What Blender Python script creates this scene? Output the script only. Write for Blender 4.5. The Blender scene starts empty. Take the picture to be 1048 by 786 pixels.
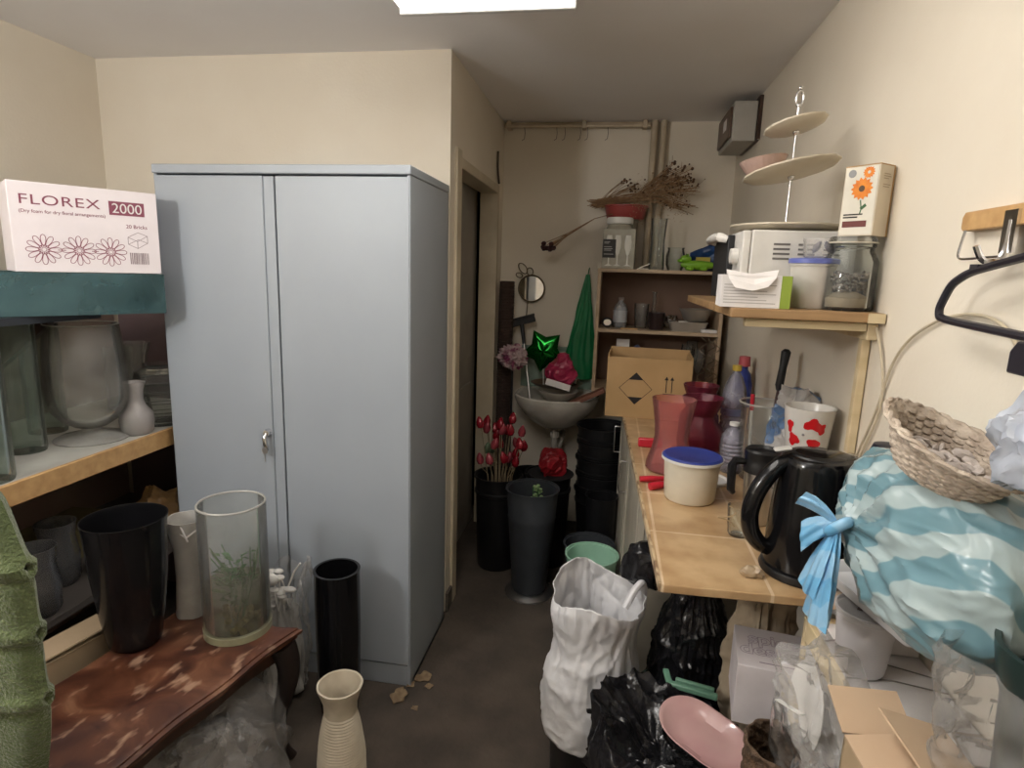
import bpy, bmesh, math, random
from mathutils import Vector, Matrix, noise
PI = math.pi
C = bpy.context.scene.collection
S = bpy.context.scene
R = math.radians
LAMP, REAR = 5.4, 92.0

# ------------------------------------------------------------------ materials
def new_mat(name):
    m = bpy.data.materials.new(name); m.use_nodes = True
    nt = m.node_tree; nt.nodes.clear()
    return m, nt, nt.nodes.new, nt.links.new

def coords(nt, scale=1.0):
    tc = nt.nodes.new('ShaderNodeTexCoord'); mp = nt.nodes.new('ShaderNodeMapping')
    mp.inputs['Scale'].default_value = (scale,)*3 if not isinstance(scale, tuple) else scale
    nt.links.new(tc.outputs['Object'], mp.inputs['Vector'])
    return mp.outputs['Vector']

def mat(name, col, rough=0.6, metal=0.0, col2=None, nscale=12.0, lo=0.35, hi=0.7, bump=0.0, bscale=60.0,
        spec=0.5, coat=0.0, detail=6.0, sheen=0.0, emit=None):
    m, nt, N, L = new_mat(name)
    out = N('ShaderNodeOutputMaterial'); b = N('ShaderNodeBsdfPrincipled')
    L(b.outputs[0], out.inputs[0])
    b.inputs['Base Color'].default_value = (*col, 1)
    b.inputs['Roughness'].default_value = rough
    b.inputs['Metallic'].default_value = metal
    b.inputs['Specular IOR Level'].default_value = spec
    b.inputs['Coat Weight'].default_value = coat
    b.inputs['Sheen Weight'].default_value = sheen
    if emit:
        b.inputs['Emission Color'].default_value = (*emit[0], 1); b.inputs['Emission Strength'].default_value = emit[1]
    v = coords(nt)
    if col2 is None: col2 = tuple(c*0.86 for c in col)
    n = N('ShaderNodeTexNoise'); n.inputs['Scale'].default_value = nscale; n.inputs['Detail'].default_value = detail
    L(v, n.inputs['Vector'])
    r = N('ShaderNodeValToRGB'); r.color_ramp.elements[0].position = lo; r.color_ramp.elements[1].position = hi
    r.color_ramp.elements[0].color = (*col2, 1); r.color_ramp.elements[1].color = (*col, 1)
    L(n.outputs['Fac'], r.inputs['Fac']); L(r.outputs[0], b.inputs['Base Color'])
    if bump:
        n2 = N('ShaderNodeTexNoise'); n2.inputs['Scale'].default_value = bscale; n2.inputs['Detail'].default_value = 4
        L(v, n2.inputs['Vector'])
        bp = N('ShaderNodeBump'); bp.inputs['Strength'].default_value = bump; bp.inputs['Distance'].default_value = 0.01
        L(n2.outputs['Fac'], bp.inputs['Height']); L(bp.outputs[0], b.inputs['Normal'])
    return m

def wood(name, a, b_, scale=(3, 30, 30), rough=0.55):
    m, nt, N, L = new_mat(name)
    out = N('ShaderNodeOutputMaterial'); b = N('ShaderNodeBsdfPrincipled'); L(b.outputs[0], out.inputs[0])
    b.inputs['Roughness'].default_value = rough
    n = N('ShaderNodeTexNoise'); n.inputs['Scale'].default_value = 1; n.inputs['Detail'].default_value = 8
    L(coords(nt, scale), n.inputs['Vector'])
    r = N('ShaderNodeValToRGB'); r.color_ramp.elements[0].position = .35; r.color_ramp.elements[1].position = .65
    r.color_ramp.elements[0].color = (*a, 1); r.color_ramp.elements[1].color = (*b_, 1)
    L(n.outputs['Fac'], r.inputs['Fac']); L(r.outputs[0], b.inputs['Base Color'])
    return m

def film(name, col, see, rough=0.15, tint=(1, 1, 1), var=0.15, nscale=14.0, gloss=0.5, stripes=None, body_rough=0.35):
    """thin clear material: see = share let straight through, rest is a soft coloured body with a clear gloss"""
    m, nt, N, L = new_mat(name)
    out = N('ShaderNodeOutputMaterial')
    tr = N('ShaderNodeBsdfTransparent'); tr.inputs[0].default_value = (*tint, 1)
    b = N('ShaderNodeBsdfPrincipled'); b.inputs['Base Color'].default_value = (*col, 1)
    b.inputs['Roughness'].default_value = body_rough
    mx = N('ShaderNodeMixShader'); gl = N('ShaderNodeBsdfGlossy'); gl.inputs['Roughness'].default_value = rough
    n = N('ShaderNodeTexNoise'); n.inputs['Scale'].default_value = nscale; n.inputs['Detail'].default_value = 5
    L(coords(nt), n.inputs['Vector'])
    mr = N('ShaderNodeMapRange'); mr.inputs['From Min'].default_value = .3; mr.inputs['From Max'].default_value = .7
    mr.inputs['To Min'].default_value = max(0, see-var); mr.inputs['To Max'].default_value = min(1, see+var)
    L(n.outputs['Fac'], mr.inputs['Value'])
    L(mr.outputs[0], mx.inputs['Fac']); L(b.outputs[0], mx.inputs[1]); L(tr.outputs[0], mx.inputs[2])
    lw = N('ShaderNodeLayerWeight'); lw.inputs['Blend'].default_value = .20
    mu = N('ShaderNodeMath'); mu.operation = 'MULTIPLY'; mu.inputs[1].default_value = gloss
    L(lw.outputs['Fresnel'], mu.inputs[0])
    m2 = N('ShaderNodeMixShader'); L(mu.outputs[0], m2.inputs['Fac']); L(mx.outputs[0], m2.inputs[1]); L(gl.outputs[0], m2.inputs[2])
    L(m2.outputs[0], out.inputs[0])
    if stripes:
        w = N('ShaderNodeTexWave'); w.inputs['Scale'].default_value = stripes[1]; w.inputs['Distortion'].default_value = 3.0
        w.inputs['Detail'].default_value = 2; w.inputs['Detail Scale'].default_value = 1.5
        w.bands_direction = 'DIAGONAL'
        L(coords(nt), w.inputs['Vector'])
        r = N('ShaderNodeValToRGB'); r.color_ramp.interpolation = 'EASE'
        r.color_ramp.elements[0].position = .42; r.color_ramp.elements[1].position = .58
        r.color_ramp.elements[0].color = (*col, 1); r.color_ramp.elements[1].color = (*stripes[0], 1)
        L(w.outputs['Fac'], r.inputs['Fac']); L(r.outputs[0], b.inputs['Base Color'])
    return m

# ------------------------------------------------------------------ mesh helper
class G:
    def __init__(s): s.bm = bmesh.new()
    def box(s, x0, x1, y0, y1, z0, z1, M=None):
        r = bmesh.ops.create_cube(s.bm, size=1)
        for v in r['verts']:
            v.co = Vector(((x0+x1)/2+v.co.x*(x1-x0), (y0+y1)/2+v.co.y*(y1-y0), (z0+z1)/2+v.co.z*(z1-z0)))
            if M is not None: v.co = M @ v.co
        return s
    def grid(s, fn, nu, nv, cu=False, cv=False):
        V = [[s.bm.verts.new(fn(i/(nu if cu else nu-1), j/(nv if cv else nv-1))) for j in range(nv)] for i in range(nu)]
        for i in range(nu if cu else nu-1):
            for j in range(nv if cv else nv-1):
                a, b = V[i][j], V[(i+1) % nu][j]; c, d = V[(i+1) % nu][(j+1) % nv], V[i][(j+1) % nv]
                try: s.bm.faces.new((a, b, c, d))
                except ValueError: pass
        return V
    def lathe(s, prof, n=36, c=(0, 0, 0), M=None, wob=None):
        """profile of (r, z); r == 0 closes on the axis"""
        c = Vector(c); rings = []
        for (r, z) in prof:
            if r <= 1e-6:
                p = Vector((0, 0, z))
                rings.append([s.bm.verts.new((M @ p if M is not None else p)+c)])
            else:
                ring = []
                for k in range(n):
                    a = 2*PI*k/n; rr = r*(wob(a, z) if wob else 1)
                    p = Vector((rr*math.cos(a), rr*math.sin(a), z))
                    ring.append(s.bm.verts.new((M @ p if M is not None else p)+c))
                rings.append(ring)
        for A, B in zip(rings, rings[1:]):
            if len(A) == 1 and len(B) == 1: continue
            for k in range(n):
                k2 = (k+1) % n
                if len(A) == 1: s.bm.faces.new((A[0], B[k2], B[k]))
                elif len(B) == 1: s.bm.faces.new((A[k], A[k2], B[0]))
                else: s.bm.faces.new((A[k], A[k2], B[k2], B[k]))
        return s
    def vessel(s, prof, t=0.004, base=None, **kw):
        """open container: outer profile bottom to rim, wall thickness t"""
        base = base or t
        pr = [(0, prof[0][1])]+list(prof)
        inn = [(max(r-t, .001), max(z, prof[0][1]+base)) for (r, z) in reversed(prof)]
        inn[0] = (max(prof[-1][0]-t, .001), prof[-1][1])
        inn = [q for i, q in enumerate(inn) if i == 0 or q != inn[i-1]]
        pr += inn+[(0, prof[0][1]+base)]
        return s.lathe(pr, **kw)
    def tube(s, pts, r, n=8, closed=False):
        pts = [Vector(p) for p in pts]; m = len(pts)
        rad = r if isinstance(r, (list, tuple)) else [r]*m
        rings = []; up = Vector((0, 0, 1))
        t0 = (pts[1]-pts[0]).normalized()
        nrm = t0.cross(up)
        if nrm.length < 1e-3: nrm = t0.cross(Vector((1, 0, 0)))
        nrm.normalize()
        for i, p in enumerate(pts):
            if closed: t = pts[(i+1) % m]-pts[i-1]
            else: t = pts[min(i+1, m-1)]-pts[max(i-1, 0)]
            t.normalize()
            nrm = nrm-t*nrm.dot(t)
            if nrm.length < 1e-4: nrm = t.orthogonal()
            nrm.normalize(); b = t.cross(nrm)
            rings.append([s.bm.verts.new(p+(nrm*math.cos(2*PI*k/n)+b*math.sin(2*PI*k/n))*rad[i]) for k in range(n)])
        L = list(zip(rings, rings[1:]))+([(rings[-1], rings[0])] if closed else [])
        for A, B in L:
            for k in range(n): s.bm.faces.new((A[k], A[(k+1) % n], B[(k+1) % n], B[k]))
        if not closed:
            s.bm.faces.new(rings[0][::-1]); s.bm.faces.new(rings[-1])
        return s
    def prism(s, poly, z0, z1, M=None):
        def P(x, y, z):
            p = Vector((x, y, z)); return M @ p if M is not None else p
        A = [s.bm.verts.new(P(x, y, z0)) for x, y in poly]; B = [s.bm.verts.new(P(x, y, z1)) for x, y in poly]
        n = len(poly)
        for k in range(n): s.bm.faces.new((A[k], A[(k+1) % n], B[(k+1) % n], B[k]))
        s.bm.faces.new(A[::-1]); s.bm.faces.new(B)
        return s
    def ribbon(s, pts, w, M, t=0.0006, closed=True):
        """flat outline in the local XY plane of M"""
        pts = [Vector((p[0], p[1], 0)) for p in pts]; n = len(pts); I = []; O = []
        for i, p in enumerate(pts):
            a, b = (pts[i-1], pts[(i+1) % n]) if closed else (pts[max(i-1, 0)], pts[min(i+1, n-1)])
            d = (b-a)
            d = d.normalized() if d.length > 1e-9 else Vector((1, 0, 0))
            q = Vector((-d.y, d.x, 0))*w/2
            I.append((p-q)); O.append((p+q))
        for z in (t,):
            a = [s.bm.verts.new(M @ (p+Vector((0, 0, z)))) for p in I]; b = [s.bm.verts.new(M @ (p+Vector((0, 0, z)))) for p in O]
            for k in range(n if closed else n-1): s.bm.faces.new((a[k], a[(k+1) % n], b[(k+1) % n], b[k]))
        return s
    def flat(s, pts, M, t=0.0006):
        s.bm.faces.new([s.bm.verts.new(M @ Vector((p[0], p[1], t))) for p in pts]); return s
    def ball(s, c, r, sub=2, sc=(1, 1, 1), M=None):
        q = bmesh.ops.create_icosphere(s.bm, subdivisions=sub, radius=1)
        for v in q['verts']:
            v.co = Vector((v.co.x*r*sc[0], v.co.y*r*sc[1], v.co.z*r*sc[2]))
            if M is not None: v.co = M @ v.co
            v.co += Vector(c)
        return s
    def crumple(s, amp, freq, seed=0.0, axis=None):
        s.bm.normal_update()
        for v in s.bm.verts: v.co += v.normal*amp*(ridge(v.co, freq*.42, seed)-.30)*1.25
        return s
def ridge(p, f, seed=0.0):
    """sharp creases: 0 in the hollows, 1 along the folds"""
    q = Vector((p.x*f+seed*3.7, p.y*f+seed*1.3, p.z*f+seed*7.1))
    w = Vector((noise.noise(q*.7), noise.noise(q*.7+Vector((9, 0, 0))), noise.noise(q*.7+Vector((0, 9, 0)))))
    q = q+w*.8
    a = 1-min(1, abs(noise.noise(q))*2.2); b = 1-min(1, abs(noise.noise(q*2.1+Vector((4, 4, 4))))*2.2); c = 1-min(1, abs(noise.noise(q*4.3))*2.2)
    return .62*a*a+.28*b*b+.12*c*c

def obj(name, g, m, parent=None, loc=(0, 0, 0), rot=(0, 0, 0), smooth=True, bevel=0, solid=0, sub=0, sharp=38):
    me = bpy.data.meshes.new(name)
    bmesh.ops.recalc_face_normals(g.bm, faces=g.bm.faces[:])
    g.bm.to_mesh(me); g.bm.free()
    if smooth:
        me.shade_smooth(); me.set_sharp_from_angle(angle=R(sharp))
    o = bpy.data.objects.new(name, me); C.objects.link(o)
    me.materials.append(m); o.parent = parent; o.location = loc; o.rotation_euler = rot
    if solid:
        d = o.modifiers.new('solid', 'SOLIDIFY'); d.thickness = solid; d.offset = 0
    if sub:
        d = o.modifiers.new('sub', 'SUBSURF'); d.levels = d.render_levels = sub
    if bevel:
        d = o.modifiers.new('bevel', 'BEVEL'); d.width = bevel; d.segments = 2; d.limit_method = 'ANGLE'
    return o

def tag(o, label, cat, group=None, kind=None):
    o['label'] = label; o['category'] = cat
    if group: o['group'] = group
    if kind: o['kind'] = kind
    return o
def thing(name, label, cat, loc=(0, 0, 0), rz=0, group=None, rot=None):
    o = bpy.data.objects.new(name, None); C.objects.link(o); o.empty_display_size = .05
    o.location = loc; o.rotation_euler = rot or (0, 0, rz)
    return tag(o, label, cat, group)
def struct(name, g, m, **k):
    o = obj(name, g, m, **k); o['kind'] = 'structure'; return o
def text(name, s, size, m, parent, loc, rot, sx=1.0, align='LEFT', ext=0.0002, space=1.0):
    cu = bpy.data.curves.new(name, 'FONT'); cu.body = s; cu.size = size; cu.extrude = ext; cu.align_x = align; cu.space_character = space
    o = bpy.data.objects.new(name, cu); C.objects.link(o); cu.materials.append(m)
    o.parent = parent; o.location = loc; o.rotation_euler = rot; o.scale = (sx, 1, 1)
    return o
def dup(root, loc, rz=None, label=None, group=None):
    r = root.copy(); C.objects.link(r); r.location = loc
    if rz is not None: r.rotation_euler = (0, 0, rz)
    if label: r['label'] = label
    if group: r['group'] = group
    for ch in list(root.children):
        c = ch.copy(); C.objects.link(c); c.parent = r
        for g in ch.children:
            d = g.copy(); C.objects.link(d); d.parent = c
    return r
def T(x=0, y=0, z=0, rx=0, ry=0, rz=0):
    return Matrix.Translation((x, y, z)) @ Matrix.Rotation(rz, 4, 'Z') @ Matrix.Rotation(ry, 4, 'Y') @ Matrix.Rotation(rx, 4, 'X')
def circ(r, n=24, cx=0, cy=0): return [(cx+r*math.cos(2*PI*k/n), cy+r*math.sin(2*PI*k/n)) for k in range(n)]
FRONT = R(90)      # rotation that stands lettering up to face the camera side of the room

# palette
WALL = mat('cream_paint', (.775, .715, .61), .75, col2=(.72, .65, .54), nscale=2.2, bump=.08, bscale=90)
CEIL = mat('white_ceiling_paint', (.88, .87, .88), .8, col2=(.84, .82, .82), nscale=1.6, bump=.05)
FLOORM = mat('worn_brown_concrete', (.10, .078, .060), .8, col2=(.055, .043, .034), nscale=5, bump=.35, bscale=45)
STEEL = mat('blue_grey_steel', (.33, .365, .405), .42, col2=(.31, .343, .382), nscale=3, bump=.03, bscale=300)
FRAMEP = mat('old_cream_gloss', (.60, .53, .40), .45, col2=(.5, .43, .31), nscale=7)
DOORP = mat('grey_door_paint', (.34, .32, .28), .5, col2=(.27, .25, .22), nscale=5)
BLACK = mat('black_plastic', (.007, .007, .008), .34, col2=(.011, .011, .012), nscale=9, spec=.35)
BLACKM = mat('matte_black', (.014, .014, .016), .6)
GLOSSB = mat('glossy_black', (.006, .006, .007), .14, spec=.4)
DGREY = mat('dark_grey_plastic', (.045, .05, .058), .5, col2=(.036, .04, .047), spec=.35)
CHROME = mat('chrome', (.75, .75, .76), .18, metal=1)
ALU = mat('brushed_aluminium', (.55, .55, .56), .35, metal=1)
WHITE = mat('white_plastic', (.78, .77, .74), .4)
CREAM = mat('cream_plastic', (.74, .69, .57), .45)
CERAM = mat('cream_ceramic', (.62, .56, .45), .5, col2=(.50, .44, .34), nscale=20)
SANIT = mat('white_ceramic', (.62, .60, .55), .18, col2=(.52, .49, .43))
PAPER = mat('white_card', (.80, .77, .76), .7)
KRAFT = mat('brown_card', (.47, .30, .14), .75, col2=(.40, .25, .11), nscale=6)
KRAFT_D = mat('dull_brown_card', (.42, .31, .20), .8, col2=(.34, .25, .15), nscale=5)
PINE = wood('pine', (.46, .27, .11), (.58, .36, .16))
ROUGHP = wood('weathered_pine', (.26, .15, .07), (.40, .25, .12))
PALEW = wood('pale_wood', (.60, .48, .28), (.70, .58, .38))
LAMIN = wood('beech_laminate', (.42, .31, .20), (.50, .38, .26))
DARKW = wood('dark_wood', (.035, .018, .012), (.06, .03, .02), rough=.35)
INK = mat('black_ink', (.02, .015, .015), .8)
MAROON = mat('maroon_ink', (.26, .07, .11), .7)
REDP = mat('red_plastic', (.55, .02, .04), .35)
BLUEP = mat('blue_plastic', (.03, .05, .26), .4)
GLASS = film('clear_glass', (.50, .50, .49), .945, rough=.04, tint=(.96, .975, .965), var=.04, gloss=.9)
DUSTY = film('dusty_glass', (.64, .62, .59), .89, rough=.08, tint=(.97, .98, .965), var=.06, gloss=.8, nscale=9)
GLASSG = film('green_grey_glass', (.34, .40, .36), .90, rough=.06, tint=(.93, .97, .945), var=.04, gloss=.85)
FROST = film('frosted_glass', (.52, .50, .46), .35, rough=.3, var=.12, gloss=.5)
TEALG = film('dark_teal_glass', (.07, .15, .165), .45, rough=.08, tint=(.48, .60, .62), var=.25, gloss=.8, nscale=5)
PINKG = film('pink_plastic_clear', (.60, .27, .27), .80, rough=.15, tint=(.97, .76, .75), var=.05, gloss=.7)
MAGG = film('magenta_plastic_clear', (.20, .03, .06), .58, rough=.12, tint=(.74, .30, .38), var=.1, gloss=.8)
CLEARP = film('clear_plastic_film', (.70, .68, .66), .84, rough=.16, var=.05, gloss=.6, nscale=22)
MILKY = film('milky_plastic', (.66, .64, .60), .25, rough=.3, var=.05, gloss=.4)
BAGW = mat('white_bag_plastic', (.72, .72, .74), .42, col2=(.60, .60, .62), nscale=7, bump=.25, bscale=40)
BAGK = mat('black_bag_plastic', (.008, .008, .010), .22, col2=(.014, .014, .016), bump=.35, bscale=34)
GREEN_L = mat('lime_plastic', (.22, .48, .03), .4)
MINT = mat('mint_plastic', (.36, .60, .46), .35, col2=(.30, .52, .40))
LEAFG = mat('leaf_green', (.05, .16, .05), .5, col2=(.03, .09, .03), nscale=30)

# ------------------------------------------------------------------ the room
XL, XA, XR, YC, YB, ZC = -2.22, -.664, .619, 2.42, 3.58, 2.365
YF = -2.2
struct('floor', G().box(XL-.1, XR+.1, YF, YB+.1, -.1, 0), FLOORM, smooth=False)
struct('ceiling', G().box(XL-.1, XR+.1, YF, YB+.1, ZC, ZC+.1), CEIL, smooth=False)
struct('wall_left', G().box(XL-.1, XL, YF, YC+.1, 0, ZC), WALL, smooth=False)
struct('wall_right', G().box(XR, XR+.1, YF, YB+.1, 0, ZC), WALL, smooth=False)
struct('wall_front', G().box(XL, XR, YF-.1, YF, 0, ZC), WALL, smooth=False)
struct('wall_middle', G().box(XL, XA-.1, YC, YC+.1, 0, ZC), WALL, smooth=False)
struct('wall_back', G().box(XA-.1, XR, YB, YB+.1, 0, ZC), WALL, smooth=False)
D0, D1, DH = 2.56, 3.43, 1.975
g = G().box(XA-.1, XA, YC, D0, 0, ZC).box(XA-.1, XA, D1, YB, 0, ZC).box(XA-.1, XA, D0, D1, DH, ZC)
struct('wall_alcove', g, WALL, smooth=False)
g = G().box(XA-.1, XA+.012, D0-.065, D0+.01, 0, DH+.05).box(XA-.1, XA+.003, D1-.01, D1+.03, 0, DH+.03).box(XA-.1, XA+.003, D0+.01, D1-.01, DH-.015, DH+.03)
struct('trim_1', g, FRAMEP, smooth=False, bevel=.004)
d = struct('door_1', G().box(-.83, -.79, D0-.05, D1+.05, 0, DH+.02).box(-.79, -.778, D0+.10, D0+.42, .15, .9).box(-.79, -.778, D0+.50, D1-.08, .15, .9)
           .box(-.79, -.778, D0+.10, D0+.42, 1.05, 1.85).box(-.79, -.778, D0+.50, D1-.08, 1.05, 1.85), DOORP, smooth=False, bevel=.004)
h = obj('door_handle', G().tube([(-.775, D0+.06, 1.0), (-.735, D0+.06, 1.0), (-.735, D0+.17, 1.0)], .009), ALU, d)
struct('wall_recess', G().box(-.90, -.86, D0-.1, D1+.1, 0, DH+.1), WALL, smooth=False)
struct('baseboard_alcove', G().box(XA, XA+.012, YC, D0-.065, 0, .09).box(XA, XA+.012, D1+.03, YB, 0, .09), mat('dark_skirting', (.10, .085, .07), .6), smooth=False)

# pipes and conduit of the back corner
PIPE = mat('painted_pipe', (.56, .48, .36), .5, col2=(.45, .37, .26), nscale=15)
t = thing('ceiling_pipe', 'cream painted horizontal pipe run under the ceiling along the back wall', 'pipe', (-.66, 3.53, 2.335))
obj('pipe', G().tube([(.005, 0, 0), (.81, 0, 0)], .011, 10), PIPE, t)
obj('conduit', G().tube([(.005, .02, .018), (.81, .02, .018)], .007, 8), PIPE, t)
for x in (.03, .45, .78): obj('pipe_clip', G().box(x-.012, x+.012, -.014, .05, -.014, .028), PIPE, t, bevel=.003)
WIREH = mat('rusty_wire', (.10, .06, .04), .6)
for x in (.12, .30, .345, .43, .47, .58):
    obj('wire_hook', G().tube([(x, -.011, -.01), (x+.004, -.014, -.04), (x+.001, -.014, -.07), (x-.012, -.014, -.078)], .0016, 5), WIREH, t)
for i, (x, lab) in enumerate(((.172, 'left one of two cream vertical pipes in the back corner'), (.222, 'right one of two cream vertical pipes in the back corner'))):
    tag(obj('vertical_pipe', G().tube([(0, 0, 1.585), (0, 0, 2.364)], .019 if i == 0 else .017, 12), PIPE, loc=(x, 3.545, 0)), lab, 'pipe', 'vertical pipes on the back wall')

# electric box up on the right wall
t = thing('fuse_box', 'old grey electrical fuse box high on right wall under ceiling', 'fuse box', (.556, 3.04, 2.155))
obj('box_body', G().box(-.06, .045, 0, .36, 0, .175), mat('grey_enamel', (.44, .42, .38), .5), t, bevel=.006)
obj('front_cover', G().box(-.072, -.060, .02, .34, .02, .155), mat('brown_bakelite', (.10, .055, .035), .4), t, bevel=.004)
obj('cover_label', G().box(-.0735, -.0718, .10, .18, .07, .12), PAPER, t)
obj('back_board', G().box(.046, .062, -.01, .38, .005, .195), DARKW, t)
tag(obj('wall_cable', G().tube([(0, .05, -.06), (0, .02, -.02), (0, 0, .02), (0, 0, .10)], .006), mat('dark_clip', (.08, .06, .04), .6), loc=(XA+.008, 3.36, 2.07)), 'small dark cable end on alcove wall above the door frame', 'cable')

# ceiling lamp: a long twin-tube batten running along the room
t = thing('ceiling_light', 'long white ceiling light fitting with glowing diffuser above the room', 'lamp', (-.388, .967, ZC))
LW, LD = .246, .81
obj('lamp_body', G().box(-LW+.03, LW-.03, -LD, LD, -.022, -.0005), mat('white_enamel', (.75, .75, .74), .4), t, smooth=False, bevel=.003)
obj('diffuser', G().box(-LW+.012, LW-.012, -LD+.022, LD-.022, -.128, -.0225), mat('lit_diffuser', (.9, .9, .9), .6, emit=((1, .95, .88), LAMP)), t, smooth=False)
for s_ in (-1, 1): obj('end_cap', G().box(-LW, LW, s_*LD-.021 if s_ > 0 else -LD, LD if s_ > 0 else -LD+.021, -.134, -.0005), bpy.data.materials['white_enamel'], t, smooth=False, bevel=.004)
# ------------------------------------------------------------------ steel cabinet
t = thing('steel_cabinet', 'tall blue-grey steel two-door cupboard standing against the cream wall', 'cabinet', (-1.567, 1.91, 0))
W, DP, HT = .913, .455, 1.857
g = G().box(0, W, .022, DP, 0, .02).box(0, .012, .022, DP, 0, HT-.03).box(W-.012, W, .0, DP, 0, HT-.03).box(0, W, DP-.01, DP, 0, HT-.03).box(0, .012, 0, .03, 0, HT-.03)
obj('body', g, STEEL, t, bevel=.002)
obj('top_lid', G().box(-.003, W+.003, -.006, DP, HT-.030, HT), STEEL, t, bevel=.004)
obj('plinth', G().box(.012, W-.012, .002, .03, 0, .083), STEEL, t, bevel=.002)
dl = obj('door', G().box(.004, .402, -.004, .02, .089, HT-.036).box(.402, .440, .002, .02, .089, HT-.036), STEEL, t, bevel=.003)
dr = obj('door', G().box(.449, W-.003, -.004, .02, .089, HT-.036), STEEL, t, bevel=.003)
lk = obj('lock', G().lathe([(0, 0), (.014, 0), (.014, .006), (.011, .010), (.011, .02), (0, .02)], 20, M=T(rx=R(90))), CHROME, dl, loc=(.387, -.004, .945))
obj('handle', G().tube([(.387, -.022, .945), (.385, -.03, .93), (.388, -.03, .905), (.394, -.026, .885)], [.005, .008, .0085, .004], 10), CHROME, dl)
obj('key', G().lathe([(0, -.001), (.012, -.001), (.012, .001), (0, .001)], 16, M=T(.388, -.036, .885, rx=R(90))).box(.3865, .3895, -.037, -.035, .845, .885), ALU, dl)

# ------------------------------------------------------------------ left rack
t = thing('storage_rack', 'wall rack with a white-topped lower shelf edged in orange-brown wood', 'shelf rack', (XL, 1.0, 0))
# local: x 0..0.62 out from the wall, y 0..1.40
lower = obj('shelf', G().box(.005, .605, -.3, 1.39, .858, .916), mat('shelf_white_sheet', (.66, .64, .60), .5, col2=(.52, .50, .46), nscale=8), t)
obj('wood_edge', G().box(.605, .622, -.3, 1.39, .855, .9185), PINE, lower, bevel=.002)
obj('shelf', G().box(.005, .585, -.3, 1.39, .418, .44), mat('dusty_board', (.10, .085, .075), .8), t)
up = obj('shelf', G().box(.005, .52, -.3, .78, 1.338, 1.360), mat('dark_shelf_board', (.03, .035, .045), .5), t)
for y in (-.28, 1.36):
    obj('upright', G().box(.56, .60, y-.018, y+.018, 0, .855), DARKW, t)
for y in (-.25, .7):
    obj('bracket', G().prism([(0, 0), (.40, 0), (.40, -.02), (.02, -.30), (0, -.30)], -.012, .012, M=T(.006, y, 1.337, rx=R(90))), DARKW, t)
obj('back_panel', G().box(.0, .004, -.3, 1.39, .0, 1.33), mat('brown_wall_shade', (.30, .22, .17), .75, col2=(.24, .16, .14), nscale=3), t)  # added sheet, its brown stands in for the wall in shadow
obj('side_panel', G().box(.02, .60, 1.396, 1.408, .0, 1.45), mat('purple_wall_shade', (.13, .085, .085), .7), t)  # added sheet coloured as the purplish shade on the wall by the cabinet

# teal tank with the flower-foam carton on it
yaw = math.atan2(.31, .22)
t = thing('glass_tank', 'dark teal glass tank lying under the floral foam carton', 'tank', (-1.705, 1.505, 1.3615), yaw)
g = G().box(-.30, .385, .0, .006, .0, .128).box(-.30, .385, .234, .24, 0, .128).box(-.30, -.294, .006, .234, 0, .128).box(.379, .385, .006, .234, 0, .128)
obj('glass_wall', g, TEALG, t, smooth=False)
obj('base', G().box(-.18, .25, .004, .236, -.001, .012), mat('dark_tank_base', (.02, .03, .04), .4), t)
g = G()
random.seed(8)
for k in range(7):
    g.ball((random.uniform(-.2, .3), random.uniform(.05, .19), .045), random.uniform(.03, .05), 3)
obj('clear_packing', g.crumple(.03, 22, 3), film('grey_film', (.16, .22, .24), .45, gloss=1.0, rough=.08), t)
o = thing('foam_carton', 'white carton of floral foam bricks with maroon flower print', 'box', (-1.705, 1.505, 1.491), yaw)
BW, BD, BH = .38, .20, .257
obj('carton', G().box(0, BW, 0, BD, 0, BH), mat('white_carton', (.80, .74, .76), .6, col2=(.76, .70, .72)), o, bevel=.003)
text('brand_lettering', 'FLOREX', .040, MAROON, o, (.022, -.0006, .194), (FRONT, 0, 0), 1.32, space=1.08)
text('small_lettering', '(Dry foam for dry floral arrangements)', .0135, MAROON, o, (.022, -.0006, .170), (FRONT, 0, 0), 1.0)
FM = T(0, -.0003, 0, rx=R(90))
obj('number_panel', G().flat([(.245, .180), (.342, .180), (.342, .222), (.245, .222)], FM, 0), MAROON, o, smooth=False)
text('number_lettering', '2000', .042, PAPER, o, (.252, -.0008, .187), (FRONT, 0, 0), 1.0)
text('small_lettering', '20 Bricks', .016, MAROON, o, (.287, -.0006, .142), (FRONT, 0, 0), 1.0)
g = G()
for fx in (.072, .158, .240):
    for k in range(12):
        a = 2*PI*k/12; pts = []
        for j in range(16):
            b = 2*PI*j/16
            u = .027+.0165*math.cos(b); w = .0062*math.sin(b)*(1+.35*math.cos(b))
            pts.append((fx+u*math.cos(a)-w*math.sin(a), .066+u*math.sin(a)+w*math.cos(a)))
        g.ribbon(pts, .0017, FM, .0004)
        for rr, ww in ((.006, .0012), (.0095, .0012), (.013, .001)):
            g.ribbon([(fx+rr*math.cos(a-.16), .066+rr*math.sin(a-.16)), (fx+rr*math.cos(a+.16), .066+rr*math.sin(a+.16))], ww*1.8, FM, .0004, closed=False)
g.ribbon([(.105, .066), (.125, .066)], .002, FM, .0004, closed=False); g.ribbon([(.19, .066), (.208, .066)], .002, FM, .0004, closed=False)
obj('flower_print', g, MAROON, o, smooth=False)
g = G()
A, B, Cc, Dd = (.290, .092), (.316, .080), (.345, .098), (.319, .108)
for q in ((A, B), (B, Cc), (Cc, Dd), (Dd, A)): g.ribbon(list(q), .0014, FM, .0004, closed=False)
for p_ in (A, B, Cc): g.ribbon([p_, (p_[0], p_[1]+.022 if p_ is not B else p_[1]+.022)], .0014, FM, .0004, closed=False)
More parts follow.
